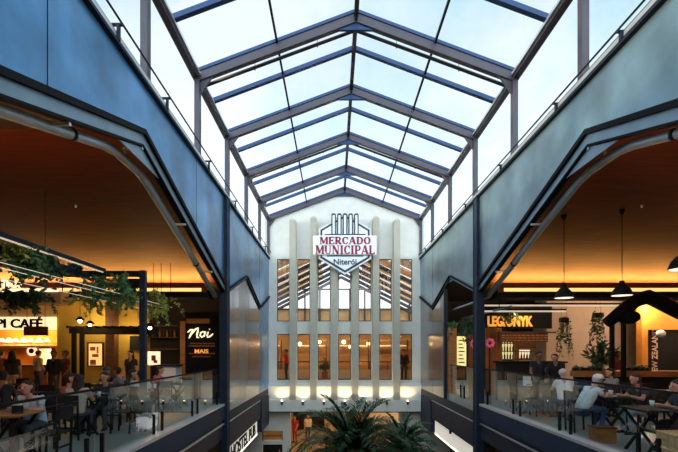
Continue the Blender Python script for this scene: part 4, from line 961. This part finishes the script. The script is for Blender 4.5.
vp = [((24, 258, 7.0), (.22, .5), 26, 'leaf', .55, 'bushy dark green plant on the frame near the left edge of the picture'),
      ((8, 246, 6.6), (.12, .3), 9, 'leafy', .28, 'yellow green leaf cluster at the near end of the light rail'),
      ((42, 262, 7.6), (.18, .4), 20, 'leafd', .5, 'dark trailing plant between the bushy plant and the frame beam'),
      ((76, 268, 8.6), (.15, .15), 8, 'leafd', .2, 'small dark tuft on top of the black frame beam'),
      ((112, 281, 8.8), (.35, .3), 34, 'leaf', .55, 'large green plant hanging inside the black frame'),
      ((92, 292, 9.2), (.30, .3), 20, 'leafy', .6, 'yellow green trailing plant low inside the black frame'),
      ((130, 290, 9.8), (.22, .3), 22, 'leafy', .65, 'pale green trailing plant just left of the frame post'),
      ((158, 298, 11.2), (.30, .4), 34, 'leafy', .75, 'yellow green plant hanging to the right of the frame post'),
      ((10, 297, 8.4), (.35, .3), 20, 'leafd', .25, 'dark low plant hanging in front of the cafe wall at the left edge'),
      ((35, 298, 8.4), (.25, .3), 16, 'leafd', .35, 'dark low plant hanging above the cafe letters')]
for (px, py, Y), ext, nv, lm_, dr, lab in vp: vine_plant(tuple(at(px, py, Y)), lab, ext, nv, M[lm_], .10, dr, False, 18, 'trailing plants on the black frame')

# tables, chairs and guests, left
TL = [(-4.75, 6.6, 'timber square table nearest the left edge of the picture', 'l'), (-4.75, 8.9, 'dark square table under the black plant frame', 'd'), (-4.45, 10.9, 'dark square table by the left railing beyond the frame post', 'd'),
      (-6.7, 9.7, 'dark square table behind the frame plants, towards the cafe', 'd'), (-6.2, 12.0, 'dark square table in front of the ochre wall', 'd'), (-8.9, 12.1, 'dark square table nearest the cafe counter', 'd'), (-4.4, 12.6, 'dark square table farthest along the left railing', 'd')]
nth = ['nearest', 'farther', 'left', 'right']
for x, y, lab, m in TL:
    table(x, y, lab, 'left', m); bn = lab.replace('timber square table', 'table').replace('dark square table', 'table')
    for dx, dy, rz, w_ in ((0, -.62, 0, 'near side'), (0, .62, PI, 'far side'), (-.62, 0, -PI/2, 'left side'), (.62, 0, PI/2, 'right side')):
        if dx > 0 and x > -4.7 and m != 'l': continue
        chair(x+dx, y+dy, rz, 'dark chair on the %s of the %s' % (w_, bn.replace(' of the picture', '').replace('in front of', 'by').replace('behind the frame plants, towards the cafe', 'behind the frame plants').replace('by the left railing beyond the frame post', 'just beyond the frame post')), 'left')
def guest(px, Y, rz, lab, **k):
    return person('person', lab, (X(px, Y), Y, FL-(.03 if k.get('pose') == 'sit' else 0)), rz, **k)
f_ = PI/2
person('person', 'seated person in pale blue shirt at the table nearest the left edge', (-4.75, 7.22, FL-.03), PI, 'sit', shirt=(.45, .56, .70), lean=.3)
person('person', 'seated person in beige top seen from behind, under the plant frame', (-4.75, 8.28, FL-.03), .1, 'sit', shirt=(.42, .34, .26), lean=.2, long_hair=True)
person('person', 'seated person in dark jacket facing the viewer under the plant frame', (-4.75, 9.52, FL-.03), PI, 'sit', shirt=(.03, .03, .04), skin='skin', sleeves='long', lean=.2)
person('person', 'seated person in patterned red shirt left of the frame table', (-5.37, 8.9, FL-.03), -f_, 'sit', shirt=(.30, .06, .04), lean=.25)
person('person', 'seated person in black at the far table behind the plants', (-6.7, 9.08, FL-.03), 0, 'sit', shirt=(.02, .02, .025), sleeves='long', skin='skind')
person('person', 'seated person in cream top facing right behind the plants', (-7.32, 9.7, FL-.03), -f_, 'sit', shirt=(.5, .42, .32), lean=.3)
person('person', 'seated person in navy cap and dark coat before the ochre wall', (-6.2, 12.62, FL-.03), PI, 'sit', shirt=(.03, .03, .06), sleeves='long', cap=(.05, .07, .10), lean=.4)
person('person', 'seated person in grey shirt at the right of the table by the ochre wall', (-5.58, 12.0, FL-.03), f_, 'sit', shirt=(.12, .12, .14), lean=.2)
person('person', 'seated person in pink top at the farthest table by the left railing', (-5.02, 12.6, FL-.03), -f_, 'sit', shirt=(.60, .10, .20), lean=.2, long_hair=True)
person('person', 'seated person in dark top by the left railing beyond the frame post', (-5.07, 10.9, FL-.03), -f_, 'sit', shirt=(.02, .02, .025), sleeves='long', lean=.3, long_hair=True)
person('person', 'seated person in white shirt seen from behind by the left railing', (-4.45, 10.28, FL-.03), 0, 'sit', shirt=(.5, .54, .58), lean=.2)
guest(131, 13.9, PI*.9, 'standing person in black with long black hair near the ochre wall', pose='stand', shirt=(.02, .02, .02), long_hair=True)
guest(54, 14.2, PI, 'standing waiter in black uniform before the cafe', pose='stand', shirt=(.015, .015, .02), sleeves='long', skin='skind')
guest(66, 14.4, PI*.8, 'standing person in dark red shirt beside the waiter', pose='stand', shirt=(.20, .03, .02), skin='skind')
guest(12, 13.8, .3, 'standing person in black top and beige trousers facing the cafe counter', pose='stand', shirt=(.02, .02, .02), pants=(.38, .28, .18), long_hair=True)
guest(38, 16.4, -.4, 'standing person in pale shirt at the cafe counter', pose='stand', shirt=(.45, .36, .24))
guest(1, 15.9, 0, 'standing person in orange shirt at the far left of the cafe counter', pose='stand', shirt=(.35, .12, .05))
tz = FL+.705
small('paper_menu', 'menu', -4.95, 6.55, tz, 'open pale menu card standing on the timber table at the left edge', M['paper'])
small('water_bottle', 'bottle', -4.72, 6.72, tz, 'bottle standing on the timber table at the left edge', M['bottle'])
small('napkin_dispenser', 'dispenser', -4.55, 6.50, tz, 'dark napkin dispenser on the timber table at the left edge', M['nearblack'])
small('dinner_plate', 'plate', -4.85, 6.85, tz, 'pale plate on the timber table at the left edge', M['paper'])
for x, y, lab, m in TL[1:]:
    bn = lab.replace('dark square table ', '')
    small('dinner_plate', 'plate', x-.15, y+.12, tz, 'pale plate of food on the table ' + bn, M['paper'], 'plates of the left restaurant'); small('drinking_cup', 'cup', x+.15, y-.05, tz, 'pale cup on the table ' + bn, M['paper'], 'cups of the left restaurant')

# ------------------------------------------------------------------ right restaurant
struct('wall_rear_right', BX(X(549, Yb), 15.5, Yb, Yb+.1, FL, CZ+1.9), M['beige'])
struct('wall_rear_dark_right', BX(XR+.1, X(549, Yb), Yb+1.2, Yb+1.3, FL, CZ+2.6), M['nearblack'])
struct('wall_bar_side', BX(X(549, Yb)-.1, X(549, Yb), Yb, Yb+1.2, FL, CZ+1.9), M['beige'])
t = thing('bar_sign', 'large lit orange letters on the dark wall over the bar', 'sign', (0, 16.4, CZ))
link('board', BX(X(485, 16.4), X(552, 16.4), .0, .08, .78, 1.62), M['black'], t)
text('letters', 'LEGIONYK', M['letter'], .50, (X(487, 16.4), -.04, (350-326)*16.4/FPX), (PI/2, 0, 0), t, .035, .03, 'LEFT', .665)
t = thing('slat_panel', 'orange timber slat panel beneath the lit orange letters', 'panel', (0, 16.3, CZ)); bm = bmesh.new(); x = X(486, 16.3)
while x < X(501, 16.3): box(bm, x, x+.05, 0, .05, -1.62, .80); x += .065
link('slats', bm, M['slat'], t); link('backing', BX(X(486, 16.3), X(501, 16.3), .05, .09, -1.62, .8), M['woodd'], t)
for i, (py, x1, Y) in enumerate(((305.5, 640, 14.6), (311.3, 566, 15.0))):
    p = at(484, py, Y); t = thing('tube_light', ['long upper white light tube over the bar', 'shorter lower white light tube over the bar'][i], 'light', (0, Y, p.z))
    link('tube', BX(X(478, Y), X(x1, Y), -.02, .02, -.025, .025), M['ledw'], t); link('housing', BX(X(478, Y), X(x1, Y), -.03, .03, .025, .08), M['black'], t)
    for px in (500, 540): bm = bmesh.new(); tube(bm, [(X(px, Y), 0, .08), (X(px, Y), 0, CZ+zigz(Y, ZIG2)+.02-p.z)], .008, 5); link('cord', bm, M['black'], t)
t = thing('bar_shelving', 'lit bottle shelving unit behind the bar counter', 'shelving', (0, 17.0, CZ))
xa, xb = X(500, 17), X(514, 17)
link('light_panel', BX(xa, xb, .1, .13, -.35, .58), M['menu'], t)
for z in (-.35, -.05, .25, .55): link('shelf_board', BX(xa-.03, X(531, 17), -.12, .12, z-.02, z+.01), M['woodd'], t)
link('light_panel', BX(X(518, 17), X(531, 17), .1, .13, -.30, .0), M['lampin'], t)
link('side_panel', BX(X(514, 17), X(518, 17), -.12, .12, -1.62, .58), M['slat'], t)
for z in (-.34, -.04, .26):
    for i in range(5 if z > -.3 else 11):
        x = xa+.05+i*.105
        if abs(x-X(516, 17)) < .11: continue
        small('liquor_bottle', 'bottle', x, 16.95, CZ+z, 'small %s bottle on the %s board of the bar shelving, %s from the left' % ('amber' if (i+int(z*10)) % 2 else 'green', {-.34: 'lowest', -.04: 'middle', .26: 'top'}[z], ORD[i]), M['amber'] if (i+int(z*10)) % 2 else M['bottle'], 'bottles on the bar shelving')
t = thing('stepped_board', 'dark stepped price board hanging over the bar', 'board', (0, 16.2, CZ))
link('upper_board', BX(X(500, 16.2), X(548, 16.2), 0, .06, .28, .60), M['woodd'], t); link('lower_board', BX(X(515, 16.2), X(535, 16.2), 0, .06, .05, .28), M['woodd'], t)
link('rail', BX(X(498, 16.2), X(556, 16.2), -.03, .03, .60, .66), M['rafter'], t)
bm = bmesh.new(); random.seed(3)
for r_ in range(3):
    x = X(502, 16.2)
    while x < X(545, 16.2): l_ = random.uniform(.05, .14); box(bm, x, x+l_, -.015, 0, .33+r_*.09, .36+r_*.09); x += l_+.05
link('small_print', bm, M['wood'], t)
for i, px in enumerate((507, 542)): bm = bmesh.new(); tube(bm, [(X(px, 16.2), 0, .66), (X(px, 16.2), 0, 2.6)], .01, 5); link('cord', bm, M['black'], t)
struct('wall_bar_rear', BX(X(519, Yb+.9), X(549, Yb+.9), Yb+.9, Yb+1.0, FL, CZ+.62), M['beige'])
t = thing('bar_counter', 'long black bar counter below the orange letters', 'counter', (0, 14.2, FL)); link('body', BX(X(499, 14.2), X(560, 14.2), -.3, .3, 0, 1.22), M['nearblack'], t); link('top', BX(X(497, 14.2), X(562, 14.2), -.36, .36, 1.22, 1.27), M['black'], t)
light('POINT', 'bar_light', (X(520, 15.6), 15.6, CZ+1.3), 60, (1, .62, .28), .1); light('POINT', 'wall_light', (10.4, 15.2, CZ+1.55), 230, (1, .74, .5), .15); light('POINT', 'wall_light', (12.4, 14.2, CZ+1.5), 150, (1, .66, .38), .15)  # the wall pair are bare fills added to brighten beige wall and portal
# second bay between column and brown panel
t = thing('lit_menu_sign', 'tall narrow yellow lit menu sign between the right column and the metal panel', 'sign', (0, 17.3, CZ))
link('face', BX(X(457, 17.3), X(466, 17.3), -.03, .02, -.62, .52), M['menu'], t); link('frame', BX(X(456.3, 17.3), X(466.7, 17.3), .02, .08, -.66, .56), M['black'], t); link('stand', BX(X(461, 17.3)-.04, X(461, 17.3)+.04, .02, .06, -1.62, -.66), M['black'], t)
bm = bmesh.new()
for r_ in range(7): box(bm, X(458.3, 17.3), X(464.5-r_ % 3, 17.3), -.04, -.03, -.5+r_*.14, -.45+r_*.14)
link('small_print', bm, M['leaf'], t)
t = thing('timber_cladding', 'orange timber board panel left of the lit menu sign', 'panel', (0, 18.2, CZ)); link('boards', BX(X(440, 18.2), X(456, 18.2), 0, .1, -1.62, 1.0), M['slat'], t)
t = thing('timber_cladding', 'orange timber board panel right of the lit menu sign', 'panel', (0, 18.2, CZ)); link('boards', BX(X(468, 18.2), X(484, 18.2), 0, .1, -1.62, .6), M['slat'], t)
t = thing('timber_planter', 'tall timber planter left of the lit menu sign', 'planter', (X(452, 16.9), 16.9, FL)); link('box', BX(-.14, .14, -.14, .14, 0, 2.45), M['wood'], t)
vine_plant((X(452, 16.9), 16.9, FL+2.5), 'small bright green plant on the tall timber planter', (.16, .14), 16, M['leaf'], .10, .25, False, 18)
vine_plant(tuple(at(470, 322, 15.5)), 'tall green plant hanging just left of the right column', (.22, .2), 26, M['leafd'], .11, .9, False, 20, cord=2.5)
vine_plant(tuple(at(510, 313, 15.8)), 'green plant hanging in front of the orange letters', (.20, .1), 22, M['leafd'], .11, .42, False, 16, cord=1.0)
t = thing('flower_sign', 'pink glowing flower ornament beside the right column', 'ornament', tuple(at(474, 344, 16.8))); bm = bmesh.new()
for k in range(7): ball(bm, (math.cos(k*.9)*.12, 0, math.sin(k*.9)*.12), .06, 1, .4, 1)
link('petals', bm, M['pink'], t, True); link('stand', BX(-.02, .02, .03, .05, FL-at(0, 344, 16.8).z, 0), M['black'], t)
t = thing('flower_sign', 'pink glowing flower ornament on the slat panel right of the column', 'ornament', tuple(at(490, 343, 16.1))); bm = bmesh.new()
for k in range(7): ball(bm, (math.cos(k*.9)*.12, 0, math.sin(k*.9)*.12), .06, 1, .4, 1)
link('petals', bm, M['pink'], t, True); link('stand', BX(-.02, .02, .03, .05, FL-at(0, 343, 16.1).z, 0), M['black'], t)
light('POINT', 'bay_light', (4.9, 16.6, CZ+1.0), 12, (1, .6, .3), .1)
# plants hanging before the beige wall
vine_plant(tuple(at(564, 319, 15.2)), 'thin trailing plant hanging before the beige wall near the bar', (.16, .12), 16, M['leafd'], .09, 1.15, True, 22, 'trailing plants before the beige wall', cord=1.0, spread=.10)
vine_plant(tuple(at(598, 314, 15.2)), 'thin trailing plant hanging before the beige wall near the black posts', (.18, .12), 18, M['leafd'], .09, .95, True, 22, 'trailing plants before the beige wall', cord=1.0, spread=.10)
# pendant lamps
for i, (px, py, Y, r_) in enumerate(((564, 295, 9.8, .20), (622, 292.5, 9.6, .21), (684, 265, 6.9, .21))):
    p = at(px, py, Y); t = thing('pendant_lamp', ['black dome pendant lamp nearest the bar sign', 'black dome pendant lamp above the seated couple', 'black dome pendant lamp at the right edge of the picture'][i], 'lamp', tuple(p), 0, 'black dome pendant lamps')
    bm = bmesh.new(); lathe(bm, [(r_, -.06), (r_*.97, -.03), (r_*.8, .06), (r_*.45, .14), (.05, .17), (.05, .25), (.0, .25)], n=24); link('shade', bm, M['black'], t, True)
    bm = bmesh.new(); lathe(bm, [(r_*.95, -.064), (r_*.6, -.061), (.0, -.061)], n=24); link('diffuser', bm, M['signlit'], t, True)
    z = CZ+zigz(Y, ZIG)-p.z; bm = bmesh.new(); tube(bm, [(0, 0, .25), (0, 0, z)], .008, 5); link('cord', bm, M['black'], t)
    bm = bmesh.new(); lathe(bm, [(.03, z-.10), (.06, z-.03), (.06, z)]); link('ceiling_rose', bm, M['black'], t)
    light('POINT', 'pendant_light', (0, 0, -.14), 9, (1, .8, .55), .08, t)
# black duct, posts, orange portal
t = thing('round_duct', 'fat black duct bent over the orange portal at the right edge', 'duct'); bm = bmesh.new(); tube(bm, [at(607, 323, 12), at(620, 313, 12), at(636, 300, 12), at(648, 297, 12), at(662, 303, 12), at(700, 322, 12)], [.14, .17, .19, .20, .20, .20], 14); link('tube', bm, M['black'], t, True)
bm = bmesh.new(); ball(bm, at(628, 317, 12), .24, 1.3, 1, .8); link('end_box', bm, M['black'], t, True)
for px in (612, 623.5):
    t = thing('steel_post', 'slim black post under the duct, %s one' % ('left' if px < 615 else 'right'), 'post', (X(px, 12), 12, FL)); link('shaft', BX(-.045, .045, -.045, .045, 0, 2.55), M['black'], t)
t = thing('orange_portal', 'orange painted shop portal with dark board and upright lettering', 'portal', (0, 15.6, CZ))
link('post', BX(X(640, 15.6), X(646, 15.6), -.1, .2, -1.62, 1.68), M['orange'], t); link('header', BX(X(646, 15.6), 15.4, -.1, .2, .70, 1.68), M['orange'], t); link('board', BX(X(646, 15.6), 15.4, .0, .2, -1.62, .70), M['nearblack'], t)
text('letters', 'NEW ZEALAND', cloth((.62, .42, .34)), .27, (X(657, 15.6), -.02, -.92), (0, -PI/2, PI/2), t, .02, .01, 'LEFT', .86)
t = thing('round_lamp', 'small round white lamp on the dark board of the orange portal', 'lamp', tuple(at(661, 333.5, 15.3))); bm = bmesh.new(); ball(bm, (0, 0, 0), .16, 1, .6, .8); link('globe', bm, cloth((.6, .5, .5)), t, True); link('arm', BX(-.015, .015, .05, .30, -.02, .02), M['black'], t)
# counter with plants
t = thing('high_counter', 'long orange timber counter shelf in front of the beige wall', 'counter', (0, 12.6, FL))
link('top', BX(X(573, 12.6), 15.3, -.18, .18, .88, 1.04), M['wood'], t); link('body', BX(X(575, 12.6), 15.2, -.05, .1, 0, .88), M['nearblack'], t)
for i, px in enumerate((577, 584, 591, 597, 629, 636, 644)):
    vine_plant((X(px, 12.6), 12.6, FL+1.09), 'low dark plant on the timber counter, %s from the left' % ['first', 'second', 'third', 'fourth', 'fifth', 'sixth', 'seventh'][i], (.10, .08), 8, M['leafd'], .08, .14, True, 10, 'low plants along the timber counter')
bush((X(601, 13.6), 13.6, FL), 'big dark leafy potted plant behind the timber counter', 1.0, .55, 34, M['leafd'], M['pot'], 1.05, .22, .26)
# furniture, right
TR = [(5.50, 9.0, 'dark table between the man in the pale shirt and the woman in black', 'd'), (5.02, 7.15, 'dark table nearest the right edge of the picture', 'd'), (5.05, 11.7, 'dark table by the right railing closest to the column', 'd'),
      (6.45, 11.3, 'dark table in front of the bar counter', 'd'), (7.6, 10.2, 'dark table below the timber counter', 'd')]
skipc = {(0, 'near side'), (0, 'far side'), (1, 'left side'), (1, 'far side')}
for i, (x, y, lab, m) in enumerate(TR):
    table(x, y, lab, 'right', m)
    for dx, dy, rz, w_ in ((0, -.62, 0, 'near side'), (0, .62, PI, 'far side'), (-.62, 0, -PI/2, 'left side'), (.62, 0, PI/2, 'right side')):
        if (i, w_) in skipc or (dx < 0 and x < 5.06): continue
        if i == 0: dx *= 1.0
        chair(x+dx, y+dy, rz, 'dark chair on the %s of the %s' % (w_, lab.replace(' of the picture', '').replace('dark table ', 'table ').replace('between the man in the pale shirt and the woman in black', 'shared by man and woman').replace('by the right railing closest to the column', 'by the right column')), 'right')
    if i != 1: small('dinner_plate', 'plate', x-.08, y-.15, tz, 'pale plate on the ' + lab.replace('the man in the pale shirt and the woman in black', 'man in cap and woman'), M['paper'], 'plates of the right restaurant')
    small('drinking_cup', 'cup', x+.1, y+.13, tz, 'pale cup on the ' + lab.replace('the man in the pale shirt and the woman in black', 'man in cap and woman'), M['paper'], 'cups of the right restaurant')
small('napkin_dispenser', 'dispenser', 5.35, 9.05, tz, 'dark napkin dispenser between the man and the woman', M['nearblack'])
person('person', 'seated man in white cap and pale blue shirt leaning over the table', (4.93, 9.0, FL-.03), -PI/2+.15, 'sit', shirt=(.55, .66, .70), pants=(.03, .07, .20), hair=(.35, .34, .33), cap=(.62, .60, .60), lean=.55)
person('person', 'seated woman in black top and pale jeans facing left', (6.05, 8.80, FL-.03), PI/2+.1, 'sit', shirt=(.012, .012, .018), pants=(.22, .33, .42), hair=(.05, .02, .015), long_hair=True, lean=.25)
person('person', 'seated person in dark blue shirt at the right edge of the picture', (5.66, 7.15, FL-.03), PI/2, 'sit', shirt=(.02, .03, .05), skin='skin', lean=.3)
person('person', 'older seated man in white shirt seen from behind in front of the bar', (5.35+.05, 10.55, FL-.03), -.1, 'sit', shirt=(.68, .70, .74), hair=(.45, .42, .40), lean=.15)
guest(537, 12.6, PI, 'standing waiter in black shirt in front of the bar counter', pose='stand', shirt=(.015, .015, .02), skin='skind', lean=.2)
guest(559, 12.4, PI*.75, 'standing person in black bending towards the older man', pose='stand', shirt=(.012, .012, .015), sleeves='long', lean=.6)
person('person', 'seated person in grey blouse at the table before the bar', (7.07, 11.3, FL-.03), PI/2, 'sit', shirt=(.25, .24, .24), lean=.2, long_hair=True)
guest(616, 13.4, PI, 'standing person in dark red top behind the timber counter', pose='stand', shirt=(.25, .05, .05), skin='skind', lean=.1)
small('drink_tumbler', 'cup', 5.62, 9.20, tz, 'tall pale cup by the woman in black', M['paper'])
# menu card, crates, bag
small('table_menu', 'menu', 4.95, 11.6, tz, 'white menu card standing on the table by the right column', M['paper'])
t = thing('timber_crate', 'large orange timber crate on the floor at the right edge by the railing', 'crate', (4.78, 6.05, FL))
bm = bmesh.new(); box(bm, -.28, .28, -.28, .28, 0, .50, bev=.01); link('body', bm, M['woodl'], t); link('slat', BX(-.29, .29, -.295, -.28, .10, .18), M['wood'], t); link('slat', BX(-.29, .29, -.295, -.28, .32, .40), M['wood'], t)
t = thing('timber_crate', 'small orange timber box on the floor below the woman in black', 'crate', (4.72, 7.95, FL)); bm = bmesh.new(); box(bm, -.17, .17, -.14, .14, 0, .26, bev=.008); link('body', bm, M['wood'], t); link('lid', BX(-.18, .18, -.15, .15, .26, .28), M['woodd'], t)

# ------------------------------------------------------------------ people beyond the facade
person('person', 'woman in red top behind the lower left facade window', (X(286.5, 24.2), 24.2, FL), PI*.5, 'stand', shirt=(.50, .02, .03), pants=(.03, .03, .05), arms={'elbl': (-.22, .25, 1.30), 'wril': (-.20, .50, 1.32)}, sc=.95)
person('person', 'dark dressed person behind the lower right facade window', (X(404, 23.8), 23.8, FL), PI, 'stand', shirt=(.03, .02, .02), sleeves='long', sc=.95)
bush((X(325, 24.1), 24.1, FL), 'dark leafy potted plant behind the third lower facade window', .75, .45, 30, M['leafd'], M['pot'], .45, .18, .2)
person('person', 'person in white shirt and dark trousers inside the ground floor hall', (X(308, 29.5), 29.5, 0), PI, 'stand', shirt=(.62, .58, .52), pants=(.02, .02, .02), sc=1.0)
person('person', 'person in red dress at the left of the ground floor hall', (X(295, 29), 29, 0), PI*.8, 'stand', shirt=(.45, .03, .03), pants=(.4, .03, .03), sc=1.0, long_hair=True)
person('person', 'person in peach shirt beside the palm in the ground floor doorway', (X(328, 26), 26, 0), PI, 'stand', shirt=(.72, .42, .26), pants=(.3, .2, .12), sc=1.0)
